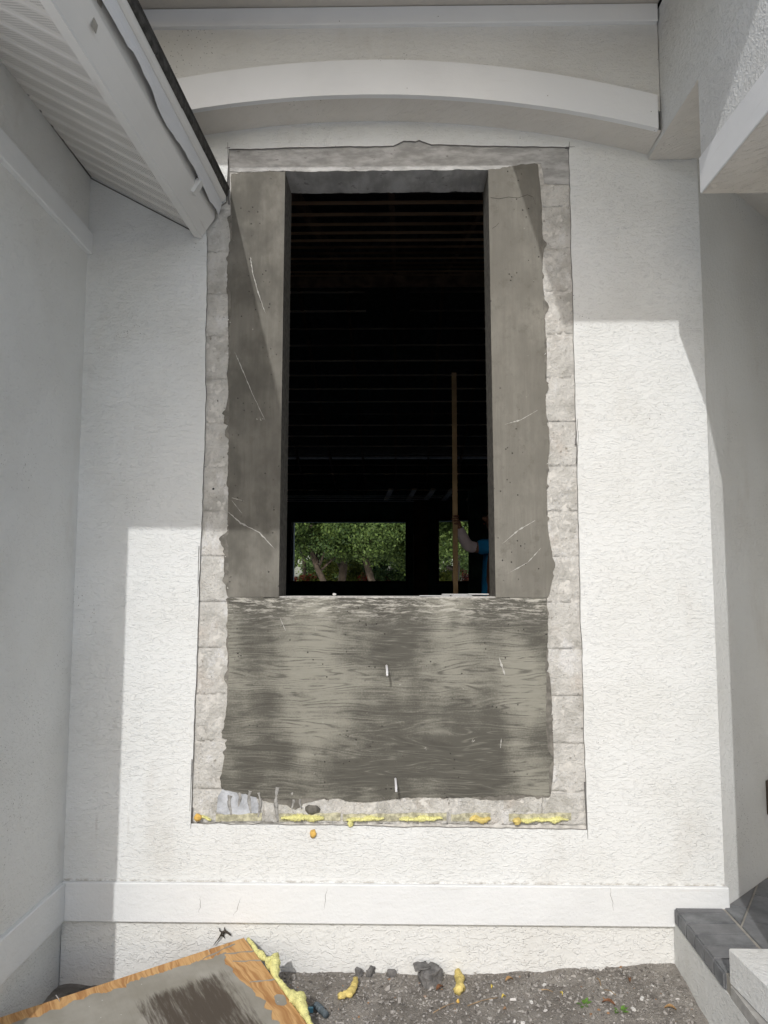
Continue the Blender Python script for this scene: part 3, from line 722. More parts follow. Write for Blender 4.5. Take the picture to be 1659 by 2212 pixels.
while yb < 13.3:
    z = zf(yb)
    segs = ((-5.9, -.45), (.17, 5.9)) if k < 2 else ((-5.9, 5.9),)
    for a, b in segs: box('batten', a, b, yb, yb + .03, z, z + .02, BAT2, rf, 0)
    yb += .406; k += 1
for i in range(-7, 8):
    x = -.06 + i * .66
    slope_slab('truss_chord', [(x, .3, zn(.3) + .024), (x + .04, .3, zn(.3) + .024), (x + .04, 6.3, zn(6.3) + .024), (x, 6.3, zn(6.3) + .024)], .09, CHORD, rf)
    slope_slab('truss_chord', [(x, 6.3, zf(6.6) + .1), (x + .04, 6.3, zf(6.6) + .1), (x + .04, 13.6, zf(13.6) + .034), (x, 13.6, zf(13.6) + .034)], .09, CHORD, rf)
box('ridge_beam', -5.9, 5.9, 6.2, 6.3, zn(6.2) - .10, zn(6.2) + .06, WOOD, rf, .004)
for px in (845, 895, 935, 975, 1030):
    p = at(px, 1062, 12.6); q = at(px - 12, 1082, 12.9)
    box('blocking', p.x - .05, p.x + .05, 12.3, 13.3, p.z, p.z + .03, plain('pale_board', (.42, .36, .3)), rf, 0, lambda c: Vector((c.x - (c.y - 12.3) * .12, c.y, c.z - (c.y - 12.3) * .12)))
for i in range(4):
    p = at(650, 1072 + i * 4, 13.0); box('metal_track', -3, at(985, 1072, 13).x - i * .3, 13.0 - .02 * i, 13.03 - .02 * i, p.z, p.z + .014, plain('galvanised', (.5, .5, .5), .4, .5), rf, 0)
bw = thing('back_wall', 'dark back wall inside with two unglazed window openings', 'wall', (0, 13.6, 0))
YB = 13.5
w1 = [xz(628, 1255, YB), xz(876, 1255, YB), xz(876, 1128, YB), xz(628, 1128, YB)]
w2 = [xz(947, 1255, YB), xz(1040, 1255, YB), xz(1040, 1124, YB), xz(947, 1126, YB)]
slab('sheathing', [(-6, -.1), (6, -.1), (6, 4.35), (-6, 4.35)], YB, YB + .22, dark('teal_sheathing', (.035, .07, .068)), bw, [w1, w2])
FRM = dark('dark_frame', (.03, .028, .025))
def frame(nm, w, mat, t=.05, d=.06):
    (x0, z0), (x1, _), (_, z1), _ = w
    fr = slab(nm, [(x0 - t, z0 - t), (x1 + t, z0 - t), (x1 + t, z1 + t), (x0 - t, z1 + t)], YB - d, YB - .001, mat, bw, [[(x0, z0), (x1, z0), (x1, z1), (x0, z1)]])
frame('window_frame', w1, FRM); frame('window_frame', w2, FRM)
x0 = w2[0][0]; box('pale_reveal', x0 - .002, x0 + .02, YB + .0, YB + .21, w2[0][1], w2[2][1], plain('pale_paint', (.5, .5, .55)), bw, 0)
x0 = w1[0][0]; box('pale_reveal', x0 - .002, x0 + .05, YB + .02, YB + .21, w1[0][1], w1[2][1], plain('pale_paint_two', (.35, .35, .33)), bw, 0)
a, b = at(905, 1285, YB - .2), at(912, 1085, YB - .2)
box('post', at(893, 1200, YB - .2).x, at(925, 1200, YB - .2).x, YB - .25, YB - .07, FLOORI, 3.6, dark('brown_post', (.06, .035, .025)), bw, .004)
struct(slab('interior_partition', [(at(1013, 1200, 8.6).x, FLOORI), (6, FLOORI), (6, 4.6), (at(1040, 1050, 8.6).x, at(1040, 1050, 8.6).z), (at(1013, 1200, 8.6).x, at(1013, 1060, 8.6).z)], 8.6, 8.7, dark('teal_board', (.028, .052, .05))))

# ---- worker holding a long stick
PY = 3.27
def skin(name, chains, mat, parent=None, sub=2, root=0):
    "chains: list of [(pos, rx, ry)...]; a chain's first point may be an index of an earlier vertex"
    V, E, Rr = [], [], []
    for ch in chains:
        prev = None
        for q in ch:
            if isinstance(q, int): prev = q; continue
            V.append(q[0]); Rr.append(q[1] if isinstance(q[1], tuple) else (q[1], q[1]))
            if prev is not None: E.append((prev, len(V) - 1))
            prev = len(V) - 1
    me = bpy.data.meshes.new(name); me.from_pydata(V, E, []); o = link(name, me)
    m = o.modifiers.new('skin', 'SKIN'); m.use_smooth_shade = True; m.branch_smoothing = .6
    for i, s in enumerate(me.skin_vertices[0].data): s.radius = Rr[i]; s.use_root = (i == root)
    if sub: sm = o.modifiers.new('sub', 'SUBSURF'); sm.levels = sub; sm.render_levels = sub
    dg = bpy.context.evaluated_depsgraph_get(); ev = o.evaluated_get(dg); m2 = bpy.data.meshes.new_from_object(ev)
    o.modifiers.clear(); o.data = m2; bpy.data.meshes.remove(me); m2.materials.clear()
    for mm in (mat if isinstance(mat, (list, tuple)) else [mat]): m2.materials.append(mm)
    m2.polygons.foreach_set('use_smooth', [True] * len(m2.polygons))
    if parent: part(o, parent)
    return o
ps = thing('person', 'worker in blue shirt and grey sleeve holding the stick upright', 'person', (.86, PY, FLOORI))
SKIN = plain('worker_skin', (.13, .07, .05), .6, .3, .08, 12, 0)
HY = PY - .14
sh, el, wr = (.83, HY, 1.905), (at(1010, 1184, HY).x, HY - .02, at(1010, 1184, HY).z), (at(990, 1138, HY - .02).x, HY - .03, at(990, 1138, HY).z)
stx = at(983, 1200, HY - .03).x
hd = (stx + .022, HY - .045, wr[2] + .055)
body = [
    [((.87, PY, 1.33), (.13, .15)), ((.86, PY, 1.55), (.12, .15)), ((.85, PY, 1.78), (.13, .16)), ((.85, PY, 1.93), (.09, .10)), ((.85, PY, 2.02), (.058, .06)), ((.845, PY, 2.10), (.078, .07)), ((.835, PY, 2.19), (.098, .08)), ((.85, PY, 2.265), (.075, .065))],
    [2, (sh, .066), (tuple((Vector(sh) + Vector(el)) / 2), .052), (el, .045), (wr, .030), (hd, (.030, .017))],
    [2, ((.86, PY + .17, 1.88), .066), ((.90, PY + .21, 1.62), .05), ((.86, PY + .2, 1.38), .04), ((.84, PY + .2, 1.28), .03)],
    [0, ((.87, PY - .09, 1.22), .095), ((.85, PY - .10, .86), .065), ((.87, PY - .10, .52), .045), ((.86, PY - .10, .46), .045), ((.74, PY - .10, .45), (.04, .028))],
    [0, ((.87, PY + .09, 1.22), .095), ((.88, PY + .10, .86), .065), ((.91, PY + .10, .52), .045), ((.90, PY + .10, .46), .045), ((.78, PY + .10, .45), (.04, .028))],
    [5, ((.755, PY, 2.155), .020), ((.735, PY, 2.145), .014)],
]
bd = skin('body', body, SKIN, ps)
hv = Vector(hd)
for k in range(4):                                      # four fingers closing round the stick
    b = hv + Vector((.012, -.012, .028 - k * .021)); r = (.0095, .009, .008, .0075)[::1]
    L = (.9, 1, .95, .8)[k]
    skin('finger', [[(tuple(b), .0098), (tuple(b + Vector((-.030 * L, -.016, .004))), .0092), (tuple(b + Vector((-.056 * L, -.002, .002))), .0085), (tuple(b + Vector((-.060 * L, .024, -.002))), .0072)]], SKIN, bd, 1)
tb = hv + Vector((.004, .014, .004))
skin('thumb', [[(tuple(tb), .0115), (tuple(tb + Vector((-.022, .026, .030))), .0105), (tuple(tb + Vector((-.046, .026, .044))), .0085)]], SKIN, bd, 1)
BLUE = plain('blue_shirt', (.012, .15, .36), .9, .1, .12, 10, 0)
GREY = plain('grey_sleeve', (.40, .37, .42), .9, .1, .1, 14, 0)
skin('shirt', [[((.87, PY, 1.26), (.15, .175)), ((.86, PY, 1.55), (.137, .172)), ((.85, PY, 1.78), (.15, .18)), ((.845, PY, 1.945), (.10, .11))],
               [2, (sh, .082), (tuple(Vector(sh).lerp(Vector(el), .72)), .066)],
               [2, ((.86, PY + .17, 1.88), .082), ((.89, PY + .205, 1.68), .066)]], BLUE, ps)
skin('undersleeve', [[(tuple(Vector(sh).lerp(Vector(el), .55)), .055), (el, .06), (tuple(Vector(el).lerp(Vector(wr), .5)), .052), (tuple(Vector(el).lerp(Vector(wr), .97)), .037)]], GREY, ps)
skin('trousers', [[((.87, PY, 1.36), (.14, .16)), ((.87, PY, 1.24), (.13, .16))], [1, ((.87, PY - .09, 1.18), .10), ((.85, PY - .10, .86), .08), ((.87, PY - .10, .53), .066)], [1, ((.87, PY + .09, 1.18), .10), ((.88, PY + .10, .86), .08), ((.91, PY + .10, .53), .066)]], dark('dark_trousers', (.02, .022, .028)), ps)
blob('hair', (.87, PY, 2.215), (.10, .092, .105), dark('dark_hair', (.018, .012, .010)), ps, .12, 4)
for s in (-1, 1):
    blob('ear', (.855, PY + s * .083, 2.155), (.02, .009, .03), SKIN, ps, .15, s, 2)
    blob('eye', (.752, PY + s * .033, 2.175), (.008, .011, .009), dark('eye_dark', (.03, .02, .02)), ps, 0, s, 2)
blob('mouth', (.754, PY, 2.105), (.008, .025, .006), dark('lip', (.16, .06, .05)), ps, 0, 1, 2)
st = box('wooden_stick', stx - .021, stx + .021, HY - .068, HY - .048, FLOORI, at(985, 806, HY - .05).z, plain('pine_batten', (.32, .235, .14), .8, .2, .2, 8, 0), None, .002)
tag(st, 'long thin upright pine stick held by the worker', 'stick')

# thin strips lying on the sill, odd bits at its left end
GLZ = plain('galvanised_strip', (.55, .56, .56), .35, .5, .1, 30, 0)
for i, (a, b, y0, z, lab) in enumerate(((906, 972, .03, .004, 'leftmost thin metal strip lying along the sill'), (976, 1020, .03, .004, 'short thin metal strip lying mid sill against the others'), (955, 1026, .07, .010, 'upper metal strip lying across the two below it on the sill'), (1012, 1056, .05, .0115, 'rightmost metal strip lying on the sill by the jamb'))):
    A, B = at(a, 1287, y0).x, at(b, 1287, y0).x
    tag(box('metal_strip', A, B, y0, y0 + .04, SILL + z, SILL + z + .0045, GLZ, None, .0008, lambda p, i=i: Vector((p.x, p.y + (p.x - .3) * (.1 - .06 * i), p.z))), lab, 'metal strip', 'metal strips on the sill')
FOAM_Y = plain('pale_yellow_foam', (.86, .83, .36), .95, .05, .15, 60, .009)
FOAM_O = plain('aged_orange_foam', (.66, .42, .11), .7, .25, .3, 30, .004)
FOAM_M = plain('dirty_yellow_foam', (.70, .56, .20), .85, .15, .25, 40, .005)
tag(blob('foam_crumb', at(722, 1284, .06), (.009, .008, .006), plain('white_crumb', (.7, .7, .68)), None, .3, 5, 2), 'white crumb on the left end of the sill', 'crumb')

# ================================================================== yellow foam along the foot of the opening
def foam(name, x0, x1, y0, y1, mats, label, seed, r=(.012, .02), n=16):
    "a torn, squashed bead on the ledge between two pixel columns"
    a, b = at(x0, y0, 0), at(x1, y1, 0); t = thing(name, label, 'foam', tuple(a.lerp(b, .5)), 'spray foam beads along the foot of the opening')
    L = b.x - a.x; nx, nt = max(10, int(L / .0035)), 10; v, f = [], []
    for i in range(nx + 1):
        u = i / nx; c = a.lerp(b, u); e = min(1, 5 * min(u, 1 - u) + .12) ** .5
        rr = (r[0] + (r[1] - r[0]) * (.5 + .9 * noise.noise((u * L * 18, seed, 7)))) * e
        lo = -rr * max(.15, .8 + .9 * noise.noise((u * L * 26, seed, 1)) + .55 * noise.noise((u * L * 210, seed, 2))); hi = rr * max(.15, .8 + .8 * noise.noise((u * L * 24, seed, 5)) + .6 * noise.noise((u * L * 190, seed, 6)))
        for j in range(nt + 1):
            q = j / nt; z = lo + (hi - lo) * q; bul = math.sin(math.pi * q) ** .6
            y = .002 - (.004 + rr * .3) * bul * (1 + .4 * noise.noise((u * L * 60, q * 3, seed))) + .0025 * noise.noise((u * L * 260, q * 9, seed))
            v.append(Vector((c.x, y if 0 < j < nt else .012, c.z + z)))
    for i in range(nx):
        for j in range(nt): k = i * (nt + 1) + j; f.append((k, k + nt + 1, k + nt + 2, k + 1))
    part(pymesh('bead', v, f, mats, None, True), t)
    return t
for a0, b0, sd in ((602, 735, 1), (740, 965, 2), (465, 565, 3), (975, 1060, 4), (1100, 1235, 5)):
    l = rag(xz(a0, 1760), xz(b0, 1757), 40, .006, sd + 200, 2); m = rag(xz(b0, 1774), xz(a0, 1776), 30, .004, sd + 210, 2)
    slab('foam_residue', (l + m)[::-1], .0098, .0125, plain('dull_foam_residue', (.48, .46, .33), .9, .1, .35, 60, .003), fw)
foam('foam_bead', 607, 700, 1768, 1768, FOAM_Y, 'broad pale yellow foam bead below the dark grout lump', 1, (.010, .019))
t = foam('foam_bead', 748, 830, 1772, 1768, FOAM_Y, 'pale yellow foam bead with a droplet, left of centre', 2, (.007, .012))
blob('droplet', at(757, 1780, -.006), (.013, .010, .013), FOAM_Y, t, .2, 3)
foam('foam_bead', 862, 956, 1771, 1768, FOAM_Y, 'long torn pale yellow foam bead at the centre', 3, (.008, .016))
foam('foam_bead', 1014, 1060, 1772, 1770, FOAM_M, 'plump orange-yellow foam bead right of centre', 4, (.012, .017), 8)
t = foam('foam_bead', 1110, 1228, 1774, 1771, FOAM_Y, 'longest foam bead, orange at its blunt left end', 5, (.008, .013), 20)
blob('blunt_end', at(1117, 1774, -.004), (.018, .010, .015), FOAM_M, t, .25, 6)
t = foam('foam_bead', 430, 456, 1764, 1772, FOAM_Y, 'small foam bead in the lower left corner', 6, (.005, .009), 6)
blob('knob', at(427, 1766, -.004), (.017, .013, .016), FOAM_O, t, .2, 7)
bdp = blob('foam_drop', at(676, 1801, -.006), (.014, .012, .018), FOAM_O, None, .2, 9)
tag(bdp, 'single orange foam drop stuck on the stucco below the opening', 'foam')

# ================================================================== lizard on the wall above the board
def lz(zx, zy, d=.012):
    p = at((500 + zx * .12056) * .8641, (2280 + zy * .12056) * .8641, -d); return (p.x, p.y, p.z)
LIZ = plain('dark_brown_lizard', (.055, .045, .036), .6, .3, .35, 90, .0008)
lzd = skin('lizard', [
    [(lz(645, 492), (.0022, .002)), (lz(615, 462), (.0055, .004)), (lz(585, 432), (.0058, .0045)), (lz(548, 405), (.0048, .0045)), (lz(505, 398), (.0078, .006)), (lz(462, 425), (.008, .006)), (lz(435, 468), (.006, .0048)), (lz(405, 525), (.0036, .0034)), (lz(350, 600), (.0023, .0022)), (lz(280, 690), (.001, .001))],
    [4, (lz(515, 365, .008), .0026), (lz(505, 335, .004), .002), (lz(512, 308, .002), .0014)],
    [5, (lz(425, 402, .008), .003), (lz(405, 380, .005), .0022), (lz(412, 352, .003), .0017), (lz(392, 330, .002), .0011)],
    [4, (lz(500, 440, .008), .0026), (lz(478, 478, .005), .002), (lz(505, 505, .002), .0013)],
    [6, (lz(470, 490, .008), .0028), (lz(495, 512, .005), .0022), (lz(515, 548, .002), .0012)]], LIZ, None, 2, 4)
tag(lzd, 'small dark lizard clinging to the plinth above the board', 'lizard')

# ================================================================== shuttering board lying in the corner
c0 = Vector((-.651, -.03, .089)); e1 = Vector((-.77, -.52, -.052)).normalized(); e2 = Vector((.37, -.47, -.09))
e2 = (e2 - e1 * e2.dot(e1)).normalized(); en = e2.cross(e1); en = en if en.z > 0 else -en
pb = thing('plywood_board', 'plywood form board smeared with cement, lying in the corner', 'board', tuple(c0))
pb.matrix_world = Matrix((( e1.x, e2.x, en.x, c0.x), (e1.y, e2.y, en.y, c0.y), (e1.z, e2.z, en.z, c0.z), (0, 0, 0, 1)))
BW, BLN = .945, 1.22
def ply_mat():
    s = NM('orange_plywood', .75, .25)
    p = s.obj(); w = s.noise(p, 3, 3)
    x, y, z = s.sep(p)
    q = s.comb(s.math('ADD', s.math('MULTIPLY', x, 22), s.math('MULTIPLY', w, 3.5)), s.math('MULTIPLY', y, 1.6), s.math('MULTIPLY', z, 2))
    g = s.noise(q, 2.2, 5, .6, .8)
    c = s.mix(s.ramp(g, .38, .62), (.40, .205, .08), (.60, .37, .165))
    c = s.mix(s.ramp(s.noise(s.map(p, (60, 4, 4)), 2, 3), .56, .7, 0, .45), c, (.30, .13, .05))
    s.color(c); s.bump(g, .0015); return s.m
def film_mat():
    s = NM('cement_film', .8, .25)
    p = s.obj()
    a = s.noise(s.map(p, (14, 1.6, 1)), 3, 7, .72, .2)
    b = s.noise(s.map(p, (1.6, 1, 1), (2, 0, 0)), 2.6, 3)
    x, y, z = s.sep(p)
    inner = s.math('MULTIPLY', s.ramp(x, .05, .22), s.math('MULTIPLY', s.ramp(y, .09, .2), s.ramp(x, .62, .40)))
    wet = s.ramp(s.math('ADD', s.math('ADD', s.math('MULTIPLY', a, .8), s.math('MULTIPLY', b, .3)), s.math('MULTIPLY', inner, .36)), .70, .95)
    c = s.mix(s.ramp(s.noise(p, 5, 4), .35, .7), (.27, .255, .215), (.36, .345, .305))
    c = s.mix(s.ramp(s.noise(p, 3, 3), .6, .75, 0, .5), c, (.40, .30, .17))
    c = s.mix(wet, c, (.085, .07, .055))
    c = s.mix(s.ramp(s.vor(p, 26), .03, .06, .9, 0), c, (.6, .58, .55))
    s.color(c); s.bump(s.noise(s.map(p, (30, 3, 3)), 3, 4), .0012); return s.m
bm = bmesh.new(); bmesh.ops.create_cube(bm, size=1)
for vv in bm.verts: vv.co = Vector((BW / 2 + vv.co.x * BW, BLN / 2 + vv.co.y * BLN, -.008 + vv.co.z * .016))
bmesh.ops.bevel(bm, geom=bm.edges[:], offset=.0015, segments=1, affect='EDGES')
from_bm('sheet', bm, ply_mat(), pb)
def film(name, outline, h, mat):
    tri = tessellate_polygon([[Vector((p[0], p[1], 0)) for p in outline]]); n = len(outline)
    v = [(p[0], p[1], h) for p in outline] + [(p[0], p[1], -.001) for p in outline]
    f = [tuple(t) for t in tri] + [(i, (i + 1) % n, (i + 1) % n + n, i + n) for i in range(n)]
    bmx = bmesh.new(); vx = [bmx.verts.new(p) for p in v]
    for t in f: bmx.faces.new([vx[j] for j in t])
    return from_bm(name, bmx, mat, pb)
FILM = film_mat()
film('cement_film', rag((.10, .055), (.50, .048), 60, .026, 61, 1.2)[:-1] + rag((.50, .048), (.93, .060), 60, .026, 62, 1.2)[:-1] + rag((.93, .06), (.935, 1.2), 20, .01, 63)[:-1] + rag((.935, 1.2), (.12, 1.2), 10, .01, 64)[:-1] + rag((.12, 1.2), (.10, .055), 80, .036, 65, 1.2)[:-1], .0016, FILM)
film('cement_smear', [(.030 + .022 * math.cos(t * .5236) * (1 + .2 * math.sin(t * 2.1)), .42 + .034 * math.sin(t * .5236)) for t in range(12)], .0013, FILM)
for a, b, s in (((.0, .17), (.10, .12), 1), ((.0, .10), (.12, .055), 2), ((.0, .30), (.09, .27), 3), ((.05, .02), (.20, .05), 4)):
    l = rag(a, b, 12, .006, s + 70); m = [(p[0], p[1] + .006 + .003 * math.sin(i)) for i, p in enumerate(l)]
    film('cement_smear', l + m[::-1], .0012, FILM)
# foam clinging to the right edge
def local_tube(name, pts, rad, seed, mat=FOAM_Y, lump=.4):
    o = tube(name, pts, rad, mat, None, 12, lump, seed, 4); o.parent = pb; return o
local_tube('foam_strip', [(-.012, .01, -.004), (-.014, .05, -.004), (-.013, .10, -.005), (-.018, .15, -.003), (-.02, .175, -.002)], [.006, .010, .011, .013, .009], 3)
local_tube('foam_strip', [(-.012, .195, .004), (-.035, .215, .006), (-.025, .245, .008), (-.012, .29, 0), (-.012, .34, -.002), (-.014, .40, 0), (-.026, .455, .004), (-.022, .50, .002), (-.012, .56, -.002), (-.014, .62, 0)], [.016, .026, .022, .011, .009, .014, .026, .020, .010, .006], 5)
for (x, y) in ((.735, .02), (.16, .022)):
    t = tube('nail', [(x, y, 0), (x + .004, y, .012), (x + .012, y - .004, .026)], [.0013, .0013, .0016], plain('steel', (.5, .5, .5), .3, .6), None, 6); t.parent = pb

# ================================================================== rubbish on the soil
def on_soil(px, py): 
    z = -.06
    for _ in range(4): p = atz(px, py, z); z = soil_z(p.x, p.y)
    return Vector((p.x, p.y, z))
def chunk(name, c, s, mat, rz, seed, label, cat):
    bm = bmesh.new(); bmesh.ops.create_cube(bm, size=1); bmesh.ops.subdivide_edges(bm, edges=bm.edges[:], cuts=5, use_grid_fill=True)
    m = Matrix.Rotation(rz, 3, 'Z')
    for v in bm.verts:
        q = v.co.copy(); q *= 1 - .10 * max(0, q.length - .6); q += Vector((noise.noise(q * 3 + Vector((seed, 0, 0))), noise.noise(q * 3 + Vector((0, seed, 0))), noise.noise(q * 3 + Vector((0, 0, seed))))) * .16
        q += Vector((1, 1, 1)) * noise.noise(q * 9 + Vector((seed, 2, 0))) * .04
        v.co = m @ Vector((q.x * s[0], q.y * s[1], q.z * s[2])) + Vector(c)
    return tag(from_bm(name, bm, mat), label, cat)
RUB = plain('broken_concrete', (.17, .165, .16), .95, .1, .3, 30, .004)
g = on_soil(930, 2118); g.y -= .01
chunk('concrete_lump', (g.x, g.y, g.z + .026), (.078, .068, .058), RUB, .6, 3, 'broken grey concrete lump lying against the plinth', 'rubble')
g = on_soil(915, 2095); chunk('concrete_chip', (g.x - .012, -.062, -.004), (.060, .050, .014), RUB, .3, 8, 'flat broken chip resting on top of the concrete lump', 'rubble')
for (px, py, r, sd) in ((802, 2092, .024, 1), (776, 2098, .020, 2), (845, 2102, .02, 3)):
    g = on_soil(px, py)
    chunk('stucco_chip', (g.x, min(g.y, -.02), g.z + r * .5), (r * 1.7, r * .8, r * 1.5), RUB, sd * 1.1, sd + 20, ('larger grey stucco flake standing against the plinth', 'dark stucco flake beside the corner of the board', 'thin curled stucco flake right of the other two')[sd - 1], 'flake')
def scrap(pts, rad, label, seed, mat):
    P = [on_soil(*p[:2]) + Vector((0, 0, p[2])) for p in pts]
    t = thing('foam_scrap', label, 'foam', tuple(P[0]), 'foam scraps on the soil')
    tube('bead', P, rad, mat, t, 12, .4, seed, 4); return t
scrap([(730, 2160, .012), (745, 2158, .016), (757, 2152, .018), (765, 2140, .020), (768, 2126, .024)], [.010, .016, .016, .015, .008], 'bent yellow foam scrap lying left of the concrete lump', 4, FOAM_M)
scrap([(988, 2152, .014), (992, 2142, .018), (993, 2128, .018), (991, 2114, .018), (990, 2104, .014)], [.014, .019, .017, .015, .008], 'upright twisted foam scrap lying right of the concrete lump', 6, FOAM_M)
g = on_soil(989, 2166); tag(blob('foam_crumb', g + Vector((0, 0, .005)), (.006, .006, .010), FOAM_O, None, .3, 4, 2), 'tiny orange foam crumb below the upright scrap', 'crumb')
g = on_soil(968, 2102); tag(blob('foam_crumb', g + Vector((0, 0, .014)), (.008, .006, .017), FOAM_Y, None, .3, 8, 2), 'pale foam crumb beside the concrete lump', 'crumb')
a, b = on_soil(682, 2178), on_soil(705, 2200)
t = thing('hose_piece', 'short dull blue hose piece beside the board', 'hose', tuple(a))
HOSE = plain('dull_blue_plastic', (.12, .15, .17), .6, .3, .3, 30, .001)
tube('hose', [a + Vector((0, 0, .014)), a.lerp(b, .5) + Vector((0, 0, .012)), b + Vector((0, 0, .012))], [.012, .012, .013], HOSE, t, 12, .08, 2)
for k in (.1, .3, .5):
    c = a.lerp(b, k) + Vector((0, 0, .013)); d = (b - a).normalized() * .003
    tube('rib', [c - d, c + d], .0145, HOSE, t, 12, 0, 0, 2)
a = on_soil(671, 2187); tag(box('plastic_shard', a.x - .010, a.x + .010, a.y - .006, a.y + .006, a.z + .001, a.z + .02, plain('blue_plastic', (.12, .32, .42), .5, .4), None, .002), 'small blue plastic shard by the hose piece', 'shard')
# leaves and twigs
LEAFM = plain('dead_leaf', (.20, .095, .05), .8, .2, .4, 30, 0)
def leaf(px, py, L, rot, col, label):
    g = on_soil(px, py); v, f = [], []; n = 6
    for i in range(n + 1):
        t = i / n; w = L * .22 * math.sin(math.pi * t) ** .7; z = .004 + .012 * math.sin(t * 3.1)
        for s, dz in ((-1, .005), (0, 0), (1, .006)): v.append(g + Matrix.Rotation(rot, 3, 'Z') @ Vector(((t - .5) * L, s * w, z + dz)))
    for i in range(n):
        for j in range(2): a = i * 3 + j; f.append((a, a + 1, a + 4, a + 3))
    tag(pymesh('dead_leaf', v, f, col, None, True), label, 'leaf', 'dead leaves on the soil')
YLEAF = plain('yellow_leaf', (.62, .48, .10), .7, .2, .2); TAN = plain('tan_leaf', (.42, .26, .12), .8, .2, .3)
leaf(1100 * 1.0, 2122, .04, .5, TAN, 'small tan leaf right of the upright foam scrap')
leaf(1063, 2138, .022, 1.2, YLEAF, 'yellow leaf nearest the concrete lump')
leaf(1088, 2160, .022, .6, YLEAF, 'yellow leaf by a thin twig')
leaf(1213, 2153, .018, 2.0, YLEAF, 'yellow leaf left of the white stone chips')
leaf(1315, 2172, .05, -.5, LEAFM, 'curled brown leaf beside the green weed')
leaf(1448, 2184, .045, -.3, TAN, 'tan leaf on the dark soil near the porch')
leaf(1360, 2122, .03, 1.4, LEAFM, 'rusty leaf standing near the plinth at right')
leaf(950, 2140, .045, .8, LEAFM, 'rusty curled strip of leaf by the concrete lump')
TWIG = plain('pale_twig', (.36, .26, .16), .85, .15, .3)
def twig(p, q, r, label):
    a, b = on_soil(*p), on_soil(*q); m = a.lerp(b, .5) + Vector((.003, .004, .008))
    tag(tube('twig', [a + Vector((0, 0, .004)), m, b + Vector((0, 0, .005))], [r, r * .9, r * .6], TWIG, None, 6, .1, 3), label, 'twig', 'twigs on the soil')
twig((1010, 2175), (1075, 2158), .0022, 'longest dark twig lying before the foam scrap')
twig((1165, 2141), (1195, 2145), .0026, 'pale twig stub in the middle of the soil')
twig((1290, 2115), (1298, 2132), .0030, 'straw-coloured splinter near the plinth')
twig((1305, 2140), (1330, 2152), .0018, 'thin twig by the white stone chips')
twig((640, 2160), (668, 2172), .0024, 'brown twig at the corner of the board')
twig((935, 2190), (985, 2168), .0022, 'twig lying at the front below the lump')
WHITE = plain('white_chip', (.68, .67, .64), .9, .1, .08, 60, .002)
for i, (px, py, r, lab) in enumerate(((1322, 2147, .009, 'white stone chip by the thin twig'), (1387, 2160, .010, 'largest white stone chip at right'), (1368, 2182, .009, 'white stone chip nearest the green weed'), (1300, 2096, .011, 'white stucco chip against the plinth'), (1176, 2130, .009, 'white chip beside the pale twig stub'), (1148, 2167, .008, 'white curl of paint at the front'), (1130, 2212, .008, 'white chip at the bottom picture edge'))):
    g = on_soil(px, py); chunk('stone_chip', (g.x, g.y, g.z + r * .4), (r * 1.9, r * 1.2, r), WHITE, i, i + 50, lab, 'chip')
# weeds
WEED = plain('weed_green', (.10, .20, .035), .7, .25, .3, 60, 0)
for px, py, lab, sd in ((1262, 2172, 'leafy green weed with a brown leaf beside it', 1), (1338, 2186, 'small green weed right of the brown leaf', 2)):
    g = on_soil(px, py); rr = random.Random(sd); wt = thing('weed', lab, 'weed', tuple(g), 'weeds in the soil')
    for k in range(11 if sd == 1 else 7):
        an = rr.uniform(0, 6.3); L = rr.uniform(.012, .03); up = rr.uniform(.2, 1.0); c = Vector((math.cos(an), math.sin(an), up)).normalized(); s = Vector((-math.sin(an), math.cos(an), 0)) * L * .3
        b = g + c * L * .3; part(pymesh('leaf', [b, b + c * L * .5 + s, b + c * L * 1.1 - Vector((0, 0, .004)), b + c * L * .5 - s], [(0, 1, 2, 3)], WEED), wt)
# loose grit: too many to count
rr = random.Random(3); v, f = [], []
for k in range(11000):
    x = rr.uniform(-.9, 1.15); y = -abs(rr.gauss(0, .35)) - .004 if k % 3 else -rr.uniform(.004, .9); s = .0013 + .0050 * rr.random() ** 3 + (.007 * rr.random() if rr.random() < .03 else 0)
    m = Matrix.Rotation(rr.uniform(0, 6.3), 3, Vector((rr.gauss(0, .5), rr.gauss(0, .5), 1)).normalized()); a, bb, c = s * rr.uniform(.8, 2), s * rr.uniform(.6, 1.2), s * rr.uniform(.3, .7)
    o = Vector((x, y, soil_z(x, y) + c * .6)); n = len(v)
    for p in ((-a, -bb, -c), (a, -bb * .6, -c), (a * .6, bb, -c), (-a * .7, bb * .8, -c), (-a * .6, -bb * .7, c), (a * .7, -bb * .3, c), (a * .3, bb * .7, c * .8)): v.append(o + m @ Vector(p))
    f += [tuple(n + i for i in t) for t in ((0, 1, 5, 4), (1, 2, 6, 5), (2, 3, 6), (3, 0, 4), (3, 4, 6), (4, 5, 6))]
s = NM('grit', .95, .1)
c = s.mix(s.ramp(s.rnd, 0, .6, smooth=False), (.14, .128, .115), (.37, .35, .325)); c = s.mix(s.ramp(s.rnd, .86, .9), c, (.42, .40, .37)); c = s.mix(s.ramp(s.rnd, .97, .972), c, (.34, .20, .11)); c = s.mix(s.ramp(s.rnd, .984, .986), c, (.62, .6, .57)); s.color(c)
gr = pymesh('grit', v, f, s.m); gr['label'] = 'loose grey grit and crumbs strewn over the soil'; gr['category'] = 'grit'; struct(gr, 'stuff')

